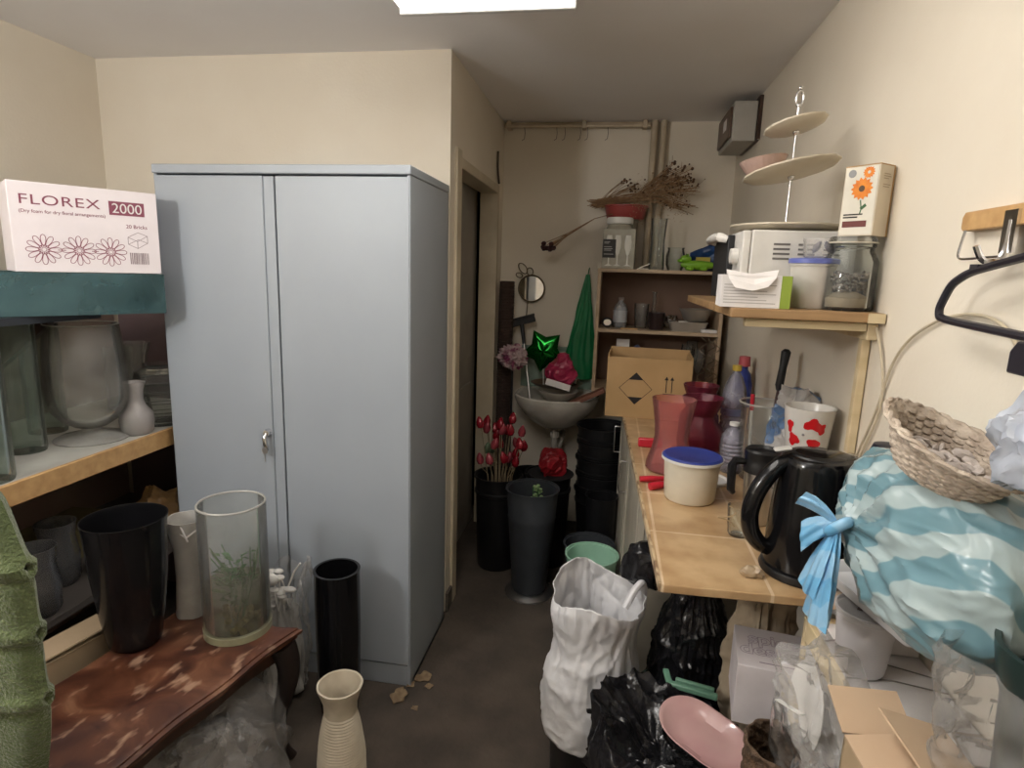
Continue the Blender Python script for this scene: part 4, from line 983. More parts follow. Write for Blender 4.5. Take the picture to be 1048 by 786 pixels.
def patch(cx, cz, rx, rz_, seed):
    g_ = G(); pts = []
    for k in range(24):
        a = 2*PI*k/24; q_ = 1+.18*math.sin(3*a+seed)+.10*math.sin(5*a+2*seed)
        aa = cx+rx*q_*math.cos(a); zz = cz+rz_*q_*math.sin(a); r_ = .0505+(zz-.006)*(.012/.126)+.0007
        pts.append(Vector((r_*math.cos(aa), r_*math.sin(aa), zz)))
    c_ = sum(pts, Vector())/24; rr_ = .0505+(cz-.006)*(.012/.126)+.0010; cc = g_.bm.verts.new((rr_*math.cos(cx), rr_*math.sin(cx), cz))
    V_ = [g_.bm.verts.new(p) for p in pts]
    mid = [g_.bm.verts.new((( .0505+((p.z+cz)/2-.006)*(.012/.126)+.0010)*math.cos((math.atan2(p.y, p.x)+cx)/2), (.0505+((p.z+cz)/2-.006)*(.012/.126)+.0010)*math.sin((math.atan2(p.y, p.x)+cx)/2), (p.z+cz)/2)) for p in pts]
    for k in range(24):
        g_.bm.faces.new((V_[k], V_[(k+1) % 24], mid[(k+1) % 24], mid[k])); g_.bm.faces.new((mid[k], mid[(k+1) % 24], cc))
    return g_
POP = mat('poppy_red', (.62, .015, .02), .25)
c0 = math.atan2(-1.66, -.535)
for k, (da, z, rx, rz_) in enumerate(((-.78, .088, .16, .017), (-.58, .053, .26, .016), (.20, .098, .36, .015), (.55, .088, .22, .014), (.32, .045, .28, .017))):
    obj('poppy_print', patch(c0+da, z, rx, rz_, k*1.7), POP, t)
g = G()
for da, z in ((-.15, .07), (.0, .012), (-.5, .014), (.35, .01)):
    aa = c0+da; r_ = .0505+(z-.006)*(.012/.126)
    g.ball((r_*math.cos(aa), r_*math.sin(aa), z), .004, 1)
obj('grey_dots', g, mat('grey_glaze', (.25, .25, .27), .3), t)
t = thing('coffee_tin', 'dark tin behind the kettle carrying white poppy cup', 'tin', (.535, 1.66, ZK))
obj('tin_body', G().lathe([(0, 0), (.055, 0), (.055, .168), (.058, .168), (.058, .1733), (0, .1733)], 32), BLACKM, t)
t = thing('bread_bag', 'crumpled clear bag with blue print behind the poppy cup', 'bag', (.545, 1.83, ZK))
g = G().ball((0, 0, .17), .16, 5, (.38, .55, 1.0))
for v in g.bm.verts:
    if v.co.z > .25: v.co.x += (v.co.z-.25)*.25
obj('bag_skin', g.crumple(.04, 15, 7), film('printed_film', (.68, .66, .64), .45, gloss=1.0, stripes=((.12, .24, .46), 2.2)), t, sharp=30)
t = thing('tub_with_lid', 'white round plastic tub with dark blue lid on worktop', 'tub', (.258, 1.735, ZK))
obj('tub_body', G().vessel([(.068, 0), (.072, .006), (.079, .113), (.083, .114), (.083, .120)], .003, n=48), CREAM, t)
obj('lid', G().lathe([(.0, .115), (.079, .1205), (.085, .1205), (.085, .128), (.079, .132), (.073, .129), (0, .129)], 48), BLUEP, t)
obj('lid_rim', G().lathe([(.0855, .118), (.087, .118), (.087, .126), (.0855, .126), (.0855, .118)], 48), WHITE, t)
t = thing('white_saucer', 'spare white plastic saucer lying behind the blue-lidded tub', 'saucer', (.335, 1.90, ZK))
obj('saucer_disc', G().lathe([(0, 0), (.062, 0), (.064, .004), (.064, .010), (.058, .012), (.054, .006), (0, .006)], 40), WHITE, t)
# red handled pliers
t = thing('red_pliers', 'red handled cutters lying left of the white tub', 'cutters', (.165, 1.80, ZK))
obj('handle', G().tube([(-.045, .035, .010), (-.01, .04, .012), (.04, .06, .010)], [.009, .010, .007], 10), REDP, t)
obj('handle', G().tube([(-.018, -.03, .011), (.01, -.015, .013), (.05, .02, .010)], [.012, .012, .007], 10), REDP, t)
obj('blade', G().tube([(.04, .058, .008), (.075, .05, .006), (.10, .06, .004)], [.007, .008, .002], 8), ALU, t)
t = thing('travel_mug', 'steel travel mug with black lid and handle next to kettle', 'mug', (.415, 1.60, ZK))
obj('mug_body', G().lathe([(0, 0), (.034, 0), (.036, .006), (.042, .14), (0, .14)], 40), ALU, t)
obj('lid', G().lathe([(.043, .138), (.046, .140), (.046, .165), (.043, .172), (.045, .18), (.046, .196), (.041, .201), (.036, .192), (0, .190)], 40), BLACK, t)
obj('handle', G().tube([(-.042, -.008, .165), (-.072, -.016, .168), (-.078, -.018, .155), (-.076, -.018, .09), (-.068, -.016, .08)], [.008, .011, .012, .011, .007], 8), BLACK, t)
text('mug_lettering', 'WILD', .018, mat('dark_print', (.05, .05, .05), .5), t, (-.020, -.0440, .112), (FRONT, 0, R(-8)), 1.1)
t = thing('glass_cup', 'small empty glass cup with curled wire by the kettle', 'glass', (.350, 1.50, ZK))
obj('glass_body', G().vessel([(.022, 0), (.026, .006), (.031, .075)], .003, n=30), GLASS, t)
obj('wire_curl', G().tube([(-.035+.02*math.cos(k*.5), -.02+.016*math.sin(k*.5), .03+k*.003) for k in range(16)], .0018, 5), mat('tan_wire', (.42, .30, .16), .5), t)
t = thing('sauce_sachet', 'small foil sachet lying on tiles before the kettle base', 'sachet', (.338, 1.285, ZK))
obj('sachet', G().ball((0, 0, .009), .024, 4, (1.0, .6, .32)).crumple(.012, 60, 3), film('sachet_film', (.45, .33, .20), .3, gloss=1.0), t)

# kettle
t = thing('kettle', 'black plastic jug kettle standing at the near end of worktop', 'kettle', (.458, 1.335, ZK), R(4))
t.scale = (1, 1, .90)
obj('base', G().lathe([(0, 0), (.092, 0), (.094, .006), (.090, .018), (.07, .022), (0, .022)], 48), BLACK, t)
def kbody(u, v):
    a = 2*PI*u; z = .0225+.262*v
    r_ = .086-.014*v+.004*math.sin(v*PI)
    x = r_*math.cos(a); y = r_*.97*math.sin(a)
    if math.cos(a) > .7: x += .030*max(0, (v-.70)/.30)*((math.cos(a)-.7)/.3)
    return Vector((x, y, z))
g = G(); V = g.grid(kbody, 64, 26, cu=True)
top = [V[i][-1] for i in range(64)]
r2_ = [g.bm.verts.new((v.co.x*.93, v.co.y*.93, v.co.z+.010)) for v in top]; r3 = [g.bm.verts.new((v.co.x*.5, v.co.y*.5, v.co.z+.024)) for v in top]
for A, B in ((top, r2_), (r2_, r3)):
    for k in range(64): g.bm.faces.new((A[k], A[(k+1) % 64], B[(k+1) % 64], B[k]))
g.bm.faces.new(r3); g.bm.faces.new([V[i][0] for i in range(64)][::-1])
obj('kettle_body', g, GLOSSB, t)
obj('lid', G().lathe([(0, .309), (.030, .308), (.055, .302), (.058, .298)], 40), BLACK, t)
P = [(-.045, 0, .284), (-.075, -.006, .276), (-.102, -.010, .246), (-.124, -.012, .20), (-.134, -.012, .15), (-.127, -.010, .10), (-.104, -.006, .066), (-.078, 0, .054)]
sm = []
for i in range(len(P)-1):
    for k in range(4):
        sm.append(Vector(P[i]).lerp(Vector(P[i+1]), k/4))
sm.append(Vector(P[-1]))
for _ in range(3): sm = [sm[0]]+[(sm[i-1]+sm[i]*2+sm[i+1])/4 for i in range(1, len(sm)-1)]+[sm[-1]]
obj('handle', G().tube(sm, [.019]*len(sm), 14), GLOSSB, t)
obj('switch', G().box(-.022, .014, -.010, .010, 0, .008, M=T(-.072, -.006, .308, ry=R(-12))), mat('grey_switch', (.50, .49, .47), .35), t, bevel=.004)
obj('water_gauge', G().box(-.004, .006, -.012, .012, .08, .21, M=T(-.083, 0, 0, ry=R(4))), film('smoky_gauge', (.12, .11, .10), .3, gloss=.9), t, bevel=.003)
# ------------------------------------------------------------------ wooden shelf on the right wall (top z 1.470)
ZH = 1.4705
t = thing('wall_shelf', 'rough pine shelf board on the right wall carrying microwave', 'shelf', (XR, 1.49, 0))
obj('board', G().box(-.340, -.003, 0, .86, 1.447, 1.470), ROUGHP, t, smooth=False, bevel=.003)
obj('end_block', G().box(-.040, -.004, -.004, -.0005, 1.447, 1.469), PALEW, t, smooth=False)
obj('batten', G().box(-.026, -.003, .03, .84, 1.405, 1.4445), PALEW, t, smooth=False, bevel=.002)
obj('batten', G().box(-.30, -.027, .03, .055, 1.425, 1.4445), PALEW, t, smooth=False, bevel=.002)
obj('bracket', G().box(-.022, -.003, .06, .082, 1.12, 1.404), PALEW, t, smooth=False, bevel=.002)
# microwave: its door looks along the room's left, its side faces the camera
t = thing('microwave', 'white microwave oven on the wooden wall shelf, side vents showing', 'microwave', (.345, 1.665, ZH))
MWW = mat('microwave_white', (.72, .70, .66), .35)
w, dd, h_ = .255, .33, .192
obj('case', G().box(0, w, 0, dd, .008, h_), MWW, t, smooth=False, bevel=.005)
obj('fascia', G().box(-.022, -.001, 0, dd, .008, h_-.002), MWW, t, smooth=False, bevel=.004)
dr = obj('door', G().box(-.040, -.023, .10, dd-.005, .012, h_-.008), BLACKM, t, smooth=False, bevel=.003)
obj('door_handle', G().tube([(-.040, .115, .172), (-.058, .12, .178), (-.062, .20, .180), (-.058, dd-.03, .178), (-.040, dd-.025, .172)], [.010, .013, .013, .013, .010], 10), MWW, dr)
obj('knob', G().lathe([(0, 0), (.022, 0), (.020, .018), (0, .02)], 24, M=T(-.0225, .05, .125, ry=R(-90))), MWW, t)
obj('knob', G().lathe([(0, 0), (.022, 0), (.020, .018), (0, .02)], 24, M=T(-.0225, .05, .055, ry=R(-90))), MWW, t)
VD = mat('vent_dark', (.16, .15, .14), .6)
for gx in (.075, .135, .195):
    g = G()
    for k in range(4): g.box(gx-.020, gx+.020, -.0015, .0008, .118+k*.012, .123+k*.012)
    obj('vent_grille', g, VD, t, smooth=False)
for x, y in ((.02, .03), (w-.02, .03), (.02, dd-.03), (w-.02, dd-.03)):
    obj('foot', G().lathe([(0, 0), (.010, 0), (.012, .0085), (0, .0085)], 14, c=(x, y, 0)), BLACKM, t)
# three-tier cake stand on top
ZM = ZH+.1925
t = thing('cake_stand', 'three tier cream cake stand with a chrome stem on microwave', 'cake stand', (.455, 1.79, ZM))
TM = mat('cream_tier', (.62, .56, .44), .35, col2=(.55, .48, .37), nscale=8)
def tier(r_, z, tilt):
    return G().lathe([(0, 0), (r_*.6, .0), (r_*.92, .008), (r_, .014), (r_, .018), (r_*.92, .013), (r_*.6, .005), (0, .005)], 56, M=T(0, 0, z, ry=R(tilt), rx=R(tilt*.5)), wob=lambda a, zz: 1+.018*math.sin(14*a))
obj('tier', tier(.142, .001, 0), TM, t); obj('tier', tier(.120, .150, -11), TM, t); obj('tier', tier(.078, .265, -12), TM, t)
obj('stem', G().tube([(0, 0, .006), (0, 0, .150)], .003, 10).tube([(0, 0, .156), (0, 0, .265)], .003, 10).tube([(0, 0, .272), (0, 0, .325)], .005, 10).ball((0, 0, .148), .009, 2).ball((0, 0, .262), .009, 2).ball((0, 0, .327), .007, 2), CHROME, t)
obj('ring_handle', G().tube([(.009*math.sin(k*PI/10), 0, .345+.019*-math.cos(k*PI/10)) for k in range(20)], .0035, 8, closed=True).ball((0, 0, .37), .006, 2), CHROME, t)
t = thing('pink_dish', 'ribbed pale pink glass dish standing on the middle cake tier', 'dish', (.386, 1.785, ZM+.145))
obj('dish_body', G().vessel([(.034, .0), (.040, .004), (.058, .040), (.062, .046)], .004, n=60, wob=lambda a, z: 1+.02*math.cos(24*a), M=T(0, 0, .0, ry=R(-9), rx=R(-4))), film('pale_pink_glass', (.60, .42, .36), .25, gloss=.7), t)
# box with note, tubs and jar
t = thing('tissue_box', 'white printed carton with green end and torn paper flap', 'box', (.336, 1.555, ZH), R(-3))
obj('carton', G().box(-.078, .055, -.05, .05, 0, .076), PAPER, t, smooth=False, bevel=.001)
obj('green_end', G().box(.0552, .078, -.05, .05, 0, .076), mat('green_print', (.28, .38, .05), .6), t, smooth=False, bevel=.001)
g = G()
rows = [[(-.062, .01, .0775), (-.002, .012, .079), (.052, .012, .0775)], [(-.068, -.030, .088), (-.006, -.034, .078), (.050, -.028, .090)], [(-.064, -.062, .066), (-.008, -.068, .054), (.040, -.058, .070)], [(-.050, -.072, .046), (-.012, -.074, .040), (.022, -.070, .050)]]
VV = [[g.bm.verts.new(p) for p in r_] for r_ in rows]
for i in range(3):
    for j in range(2): g.bm.faces.new((VV[i][j], VV[i][j+1], VV[i+1][j+1], VV[i+1][j]))
obj('paper_flap', g, PAPER, t, solid=.0008, smooth=False)
g = G()
for k in range(7): g.box(-.072, .045-.02*(k % 3), -.0506, -.0502, .010+.007*k, .012+.007*k)
obj('small_print', g, mat('faint_print', (.45, .42, .40), .8), t, smooth=False)
t = thing('milky_tub', 'tall milky plastic tub with blue lid before the microwave', 'tub', (.482, 1.60, ZH))
obj('tub_body', G().vessel([(.040, 0), (.044, .006), (.051, .102), (.054, .103), (.054, .108)], .003, n=44), mat('milk_plastic', (.60, .57, .53), .35), t)
obj('lid', G().lathe([(0, .106), (.055, .1085), (.057, .1085), (.057, .119), (.052, .121), (.049, .117), (0, .117)], 44), mat('periwinkle_lid', (.12, .15, .45), .4), t)
t = thing('leaf_cup', 'small clear cup with dark leaf shapes on blue-lidded tub', 'cup', (.490, 1.60, ZH+.1215))
obj('cup_body', G().vessel([(.030, 0), (.033, .004), (.038, .048)], .002, n=36), CLEARP, t)
for dx, rz_ in ((-.012, .5), (.014, -.5)):
    obj('leaf_print', G().lathe([(0, -.018), (.006, -.010), (.008, 0), (.005, .012), (0, .018)], 12, M=T(dx, -.022, .026, ry=rz_)), mat('slate_leaf', (.13, .13, .19), .5), t)
t = thing('clip_jar', 'large clear glass preserving jar half filled with dried petals', 'jar', (.556, 1.575, ZH))
obj('jar_body', G().vessel([(.054, 0), (.059, .008), (.060, .115), (.048, .138), (.047, .146), (.051, .149), (.051, .16)], .004, n=48), GLASS, t)
obj('lid', G().lathe([(0, .1605), (.050, .1605), (.052, .164), (.048, .172), (0, .172)], 44), GLASS, t)
obj('rubber_seal', G().lathe([(.0515, .1565), (.0545, .1565), (.0545, .1600), (.0515, .1600), (.0515, .1565)], 44), film('pale_seal', (.6, .55, .45), .2), t)
g = G(); random.seed(41)
for k in range(90):
    a = random.uniform(0, 2*PI); r_ = .045*math.sqrt(random.random()); g.ball((r_*math.cos(a), r_*math.sin(a), random.uniform(.045, .09)), random.uniform(.004, .008), 1, (1.3, 1, .5), M=T(rx=random.uniform(0, 3), rz=random.uniform(0, 3)))
o = obj('dried_petals', g, mat('grey_petals', (.24, .20, .17), .9, col2=(.12, .10, .09), nscale=80), t, smooth=False)
obj('sand_fill', G().lathe([(0, .0085), (.052, .0085), (.053, .030), (.02, .045), (0, .040)], 30), mat('pale_sand', (.42, .34, .25), .9), t)
t = thing('seed_carton', 'flower seed carton with orange gerbera standing on the glass jar', 'box', (.567, 1.560, ZH+.1725), R(-50))
FX = .080; FD = .058
obj('carton', G().prism([(-FX/2, -FD/2), (FX/2, -FD/2), (FX/2, FD/2), (-FX/2, FD/2)], 0, .155), mat('cream_carton', (.68, .60, .47), .6), t, smooth=False, bevel=.0008)
obj('kraft_top', G().box(-FX/2, FX/2, -FD/2, FD/2, .1551, .1575).box(FX/2-.004, FX/2+.0009, FD/2-.004, FD/2+.001, .0, .155), KRAFT, t, smooth=False)
fm = T(0, -FD/2-.0009, 0, rx=R(90))
obj('front_panel', G().flat([(-.037, .003), (.037, .003), (.037, .153), (-.037, .153)], fm, 0), mat('ivory_print', (.74, .70, .60), .5), t, smooth=False)
ORG = mat('orange_petal', (.75, .25, .01), .5, col2=(.62, .15, .005), nscale=60)
g = G()
for (fx, fz, rr) in ((.004, .105, .026), (.016, .140, .014)):
    for k in range(14):
        a = 2*PI*k/14; c_, s_ = math.cos(a), math.sin(a); fl_ = [(rr*.25, -rr*.10), (rr*.7, -rr*.20), (rr, 0), (rr*.7, rr*.20), (rr*.25, rr*.10)]
        g.flat([(fx+x*c_-y*s_, min(.152, fz+x*s_+y*c_)) for x, y in fl_], fm, .0004+.00002*k)
obj('flower_print', g, ORG, t, smooth=False)
g = G().ribbon([(.004, .08), (.008, .06), (.006, .05)], .003, fm, .0004, closed=False)
g.flat([(.004, .062), (.016, .072), (.020, .066), (.010, .058)], fm, .0005)
obj('stalk_print', g, LEAFG, t, smooth=False)
obj('flower_centre', G().flat(circ(.007, 16, .004, .105), fm, .001), mat('flower_eye', (.10, .05, .02), .6), t, smooth=False)
obj('number_disc', G().flat(circ(.009, 20, -.022, .140), fm, .0006), mat('grey_disc', (.30, .30, .30), .6), t, smooth=False)
obj('title_block', G().flat([(-.032, .020), (.024, .020), (.024, .034), (-.032, .034)], fm, .0006), mat('dark_red_block', (.15, .035, .03), .6), t, smooth=False)
g = G()
for z, w_ in ((.047, .045), (.041, .034)): g.flat([(-.032, z), (-.032+w_, z), (-.032+w_, z+.003), (-.032, z+.003)], fm, .0006)
obj('small_print', g, INK, t, smooth=False)
g = G(); sm_ = T(FX/2+.0014, 0, 0, rx=R(90), rz=R(90))
for z, w_ in ((.135, .025), (.130, .03), (.125, .02), (.112, .03), (.107, .026)): g.flat([(-.015, z), (-.015+w_, z), (-.015+w_, z+.002), (-.015, z+.002)], sm_, .0004)
obj('side_print', g, mat('tan_print', (.42, .34, .24), .7), t, smooth=False)
tag(obj('navy_box', traylike(G(), [(.010, .045, 0), (.010, .045, .084), (.0085, .043, .086)], .002), mat('navy_card', (.02, .025, .07), .5), loc=(.606, 1.66, ZH), smooth=False), 'dark navy box squeezed between glass jar and wall', 'box')

# cable on the wall
CAB = mat('cream_cable', (.60, .52, .38), .45)
def smooth_path(P, n=6, it=4):
    s_ = []
    for i in range(len(P)-1):
        for k in range(n): s_.append(Vector(P[i]).lerp(Vector(P[i+1]), k/n))
    s_.append(Vector(P[-1]))
    for _ in range(it*3): s_ = [s_[0]]+[(s_[i-1]+s_[i]*2+s_[i+1])/4 for i in range(1, len(s_)-1)]+[s_[-1]]
    return s_
tag(obj('cream_cable', G().tube(smooth_path([(.611, 1.62, .904), (.611, 1.545, 1.10), (.611, 1.45, 1.25), (.611, 1.425, 1.36), (.611, 1.36, 1.43), (.611, 1.24, 1.482), (.611, 1.13, 1.495), (.606, 1.045, 1.482), (.600, .99, 1.44)]), .0030, 8), CAB), 'cream electric cable looping up right wall from worktop', 'cable')
tag(obj('cream_cable', G().tube(smooth_path([(.606, 1.505, 1.437), (.611, 1.46, 1.36), (.611, 1.43, 1.28), (.611, 1.46, 1.20), (.611, 1.53, 1.10), (.611, 1.58, .904)]), .0028, 8), CAB), 'second cream cable dropping from under the wall shelf end', 'cable')

# coat rail, hanger, clip
t = thing('coat_rail', 'orange pine coat rail on the right wall with chrome hooks', 'coat rail', (XR-.001, 0, 0))
pts = []
g = G().prism([(1.205, 1.637), (1.205, 1.655), (1.198, 1.664), (.45, 1.664), (.45, 1.632), (1.199, 1.632)], -.020, -.001, M=Matrix(((0, 0, 1, 0), (1, 0, 0, 0), (0, 1, 0, 0), (0, 0, 0, 1))))
obj('rail_board', g, PINE, t, smooth=False, bevel=.002)
for y in (1.06, .76):
    hk = obj('hook', G().tube(smooth_path([(-.022, y, 1.64), (-.022, y, 1.60), (-.03, y, 1.575), (-.055, y, 1.575), (-.066, y, 1.60)], 5, 2), .005, 8).box(-.025, -.020, y-.016, y+.016, 1.59, 1.655), CHROME, t)
    obj('hook_wire', G().tube(smooth_path([(-.024, y+.12, 1.632), (-.030, y+.12, 1.590), (-.036, y+.10, 1.582), (-.030, y, 1.585)], 6, 1), .0022, 6), CHROME, hk)
t = thing('coat_hanger', 'black plastic coat hanger hanging from the chrome hook', 'hanger', (.560, 0, 0))
cy0 = .90
P = smooth_path([(0, cy0+.00, 1.588), (0, cy0+.07, 1.578), (0, cy0+.18, 1.560), (0, cy0+.228, 1.540), (0, cy0+.254, 1.500), (0, cy0+.250, 1.484), (0, cy0+.22, 1.480), (0, cy0, 1.472)], 6, 1)
Q = [Vector((p.x, 2*cy0-p.y, p.z)) for p in reversed(P)]
HM = mat('hanger_black', (.022, .020, .028), .35)
obj('hanger_bar', G().tube(P[:-1]+Q[:-1], .0068, 8, closed=True), HM, t)
obj('notch', G().box(-.006, .006, cy0+.150, cy0+.172, 1.562, 1.572).box(-.006, .006, cy0-.172, cy0-.150, 1.562, 1.572), HM, t)
obj('hanger_hook', G().tube(smooth_path([(0, cy0, 1.588), (0, cy0, 1.60), (.002, cy0-.0, 1.615), (.0, cy0-.02, 1.632), (-.004, cy0-.05, 1.628), (-.004, cy0-.062, 1.608)], 6, 1), .004, 8), CHROME, t)
t = thing('bag_clip', 'black clip dangling from the hanger bar above grey bag', 'clip', (.546, .875, 0))
g = G().prism([(-.035, 0), (-.030, .028), (-.012, .045), (.022, .045), (.035, .030), (.035, 0)], -.010, .010, M=Matrix(((0, 0, 1, 0), (1, 0, 0, 0), (0, 1, 0, 1.424), (0, 0, 0, 1))))
obj('clip_body', g, HM, t, bevel=.003)
t = thing('grey_film_bag', 'pale blue-grey clear plastic bag hanging from clip at right edge', 'bag', (.520, .745, 0))
g = G().ball((0, 0, 1.378), .085, 5, (.85, 1.15, .85))
for v in g.bm.verts:
    k = max(0, (v.co.z-1.375)/.06); v.co.y *= 1-.55*min(1, k); v.co.x *= 1-.6*min(1, k)
obj('bag_skin', g.crumple(.028, 24, 5), film('blue_grey_film', (.55, .60, .70), .40, gloss=1.0, tint=(.92, .95, 1)), t, sharp=28)
g = G().ball((0, 0, 1.362), .048, 4, (.9, 1.15, .8)).crumple(.02, 26, 9)
obj('bag_contents', g, mat('pale_blue_tissue', (.48, .54, .66), .7, col2=(.40, .46, .58), nscale=20), t, sharp=30)

# ------------------------------------------------------------------ clutter at the right, in front of the worktop
t = thing('narrow_chest', 'narrow white-topped chest with pale wood frame at lower right', 'chest', (.44, .55, 0))
CH0 = .32
obj('carcass', G().box(.006, .172, CH0, .685, 0, .838), mat('dusty_white_board', (.55, .53, .51), .55), t, smooth=False)
obj('wood_frame', G().box(0, .175, .672, .690, .80, .846).box(0, .012, CH0, .672, .80, .846).box(0, .012, .672, .690, 0, .80), PALEW, t, smooth=False, bevel=.002)
obj('white_top', G().box(.0125, .174, CH0, .671, .838, .8445), PAPER, t, smooth=False)
g = G()
for y0, y1 in ((.60, .63), (.55, .52), (.49, .48)): g.tube([(.012, y0, .847), (.09, (y0+y1)/2+.012, .848), (.172, y1, .847)], .0014, 5)
obj('wire_strand', g, mat('grey_wire', (.2, .18, .16), .5), t)
t = thing('white_beaker', 'white plastic beaker on the chest under the tray edge', 'beaker', (.486, 1.075, .8475))
obj('beaker_body', G().vessel([(.036, 0), (.040, .006), (.050, .112), (.053, .114), (.053, .119)], .003, n=44), mat('beaker_white', (.62, .60, .62), .4), t)
t = thing('clear_dish', 'bent clear plastic dish lying across white beaker', 'dish', (.474, 1.07, .967))
obj('dish_film', G().lathe([(.060, -.004), (.066, .0), (.060, .006), (.04, .009), (0, .009), (0, .007), (.04, .007), (.058, .004)], 40), CLEARP, t)
obj('dark_strip', G().box(-.03, .03, -.004, .004, .0095, .0115, M=T(rz=R(60))).box(-.02, .02, -.003, .003, .0095, .0115, M=T(.02, .01, 0, rz=R(20))), mat('dark_brown_strip', (.05, .03, .03), .4), t, smooth=False)
TRZ = .983
t = thing('white_tray', 'white rectangular plastic tray under the blue striped bag', 'tray', (.506, 1.055, TRZ), R(14))
g = traylike(G(), [(.050, .115, 0), (.055, .122, .012), (.060, .127, .022), (.060, .127, .025), (.054, .121, .022), (.048, .113, .006)], .012)
obj('tray_body', g, mat('tray_white', (.66, .66, .67), .35), t)
t = thing('white_carton', 'white carton on the chest carrying the far tray end', 'carton', (.575, 1.165, .8475))
obj('carton', G().box(-.035, .035, -.035, .06, 0, .134), PAPER, t, smooth=False)
BLUB = film('striped_bag_film', (.43, .54, .56), .16, gloss=.9, stripes=((.17, .32, .38), 6.0), var=.08, nscale=8, rough=.12)
t = thing('striped_bag', 'bulky blue and white striped plastic bag tied in a knot', 'bag', (.515, .965, .996))
def bagp(u, v):
    a = 2*PI*u; ph = -PI/2+PI*v
    cx, sx_ = math.cos(a), math.sin(a); low = ph < 0
    c2 = max(0, math.cos(ph))**(.85 if low else .55); s2 = math.copysign(abs(math.sin(ph))**.8, math.sin(ph))
    ex = math.copysign(abs(cx)**.8, cx); ey = math.copysign(abs(sx_)**.8, sx_)
    p = Vector((.100*ex*c2, .215*ey*c2, .138+.134*s2))
    dk = Vector((-.100, .03, .150)); d_ = (p-dk).length
    fold = abs(noise.noise(Vector((p.x*9, p.y*9, p.z*9+3))))*.016
    fold -= ridge(Vector((p.x, p.y*.6, p.z)), 7, 2)*.016
    ang = math.atan2(p.z-dk.z, p.y-dk.y)
    fold += .006*math.sin(ang*13)*math.exp(-((d_-.06)/.07)**2)
    n_ = Vector((ex*c2, ey*c2, s2)).normalized()
    q = p-n_*fold
    q = q.lerp(dk+Vector((-.026, 0, 0)), .75*math.exp(-(d_/.035)**2))
    q.z = max(.009, q.z)
    return q
g = G(); g.grid(bagp, 220, 130, cu=True); bmesh.ops.remove_doubles(g.bm, verts=g.bm.verts[:], dist=.0008)
obj('bag_skin', g, BLUB, t)
KN = film('knot_film', (.16, .44, .72), .12, gloss=.8, stripes=((.28, .54, .78), 6), rough=.12)
g = G()
K0 = Vector((-.128, .03, .150))
g.tube([K0+Vector((.0+.012*math.cos(k*PI/8), .016*math.sin(k*PI/8), .014*math.cos(k*PI/8+1))) for k in range(16)], .0095, 8, closed=True)
def ear(d_, ln, w_, seed, g=g):
    d_ = Vector(d_).normalized(); sd = d_.cross(Vector((1, 0, 0))).normalized(); up_ = d_.cross(sd)
    def f(u, v):
        k = v*ln; ww = w_*(.12+v**.8)*(1-.25*v)
        a = 2*PI*u
        q_ = 1+.25*math.sin(5*a+seed+4*v)
        return K0+d_*k+sd*ww*math.cos(a)*q_+up_*ww*.35*math.sin(a)*q_+Vector((0, 0, -.025*v*v))
    g.grid(f, 34, 16, cu=True)
ear((-.55, .55, .62), .085, .026, 1); ear((-.6, .45, -.15), .055, .026, 2.4); ear((-.15, -.10, -1), .14, .045, 4); ear((-.35, .10, -1), .10, .032, 5)
obj('knot', g, KN, t, sharp=60)
obj('inner_pack', G().box(-.062, .062, -.16, .16, .04, .20), mat('teal_pack', (.16, .30, .33), .7, col2=(.09, .2, .23), nscale=8), bpy.data.objects['striped_bag'], bevel=.04)
# wicker bread basket on the bag
t = thing('bread_basket', 'small cream wicker bread basket tipped on top of striped bag', 'basket', (.474, .905, 1.270), rot=(R(13), R(6), R(10)))
t.scale = (.92, .92, .92)
def bask(r0, h_, n=64, rows=13, t_=.006):
    g = G()
    def f(u, v):
        a = 2*PI*u; k = int(v*rows)
        r_ = r0*(.62+.38*v**.7); w_ = .0028*math.sin(a*16+PI*(k % 2))*(1 if 0 < v < .93 else .3)
        lip = 1+.10*max(0, v-.9)/.1
        z = h_*v+.020*max(0, math.cos(a-2.4))*v**2
        rr = (r_+w_)*lip
        return Vector((rr*math.cos(a), rr*1.28*math.sin(a), z))
    V = g.grid(f, n*2, rows*2, cu=True)
    g.bm.faces.new([V[i][0] for i in range(n*2)])
    return g
WK = mat('bleached_wicker', (.60, .52, .43), .8, col2=(.36, .29, .23), nscale=34, bump=.5, bscale=110)
obj('basket_weave', bask(.082, .058), WK, t, solid=.005)
g = G()
for ph in (0, PI):
    g.tube([(.0915*math.cos(k*PI/40)+.003*math.cos(k*.9+ph), .1165*math.sin(k*PI/40)+.003*math.sin(k*.9+ph), .057+.020*max(0, math.cos(k*PI/40-2.4))+.003*math.sin(k*1.1+ph)) for k in range(80)], .0040, 6, closed=True)
obj('braided_rim', g, WK, t)
g = G(); random.seed(77)
for k in range(60):
    a = random.uniform(0, 2*PI); r_ = .058*math.sqrt(random.random()); g.ball((r_*math.cos(a), 1.25*r_*math.sin(a), random.uniform(.012, .030)), random.uniform(.008, .014), 1, (1.4, .8, .4), M=T(rx=random.uniform(0, 3), rz=random.uniform(0, 3)))
o = obj('shredded_paper', g, mat('white_shred', (.62, .57, .54), .85, col2=(.50, .44, .40), nscale=60), t, smooth=False); o['kind'] = 'stuff'
obj('basket_floor', G().grid(lambda u, v: Vector((.050*v*math.cos(2*PI*u), .064*v*math.sin(2*PI*u), .007+.002*math.sin(30*v))), 40, 12, cu=True) and None or G().lathe([(0, .004), (.05, .004), (.052, .010), (0, .012)], 40, wob=lambda a, z: 1+.13*(1-math.cos(2*a))/1), mat('bleached_weave_floor', (.60, .52, .46), .85, col2=(.44, .37, .32), nscale=50), t)
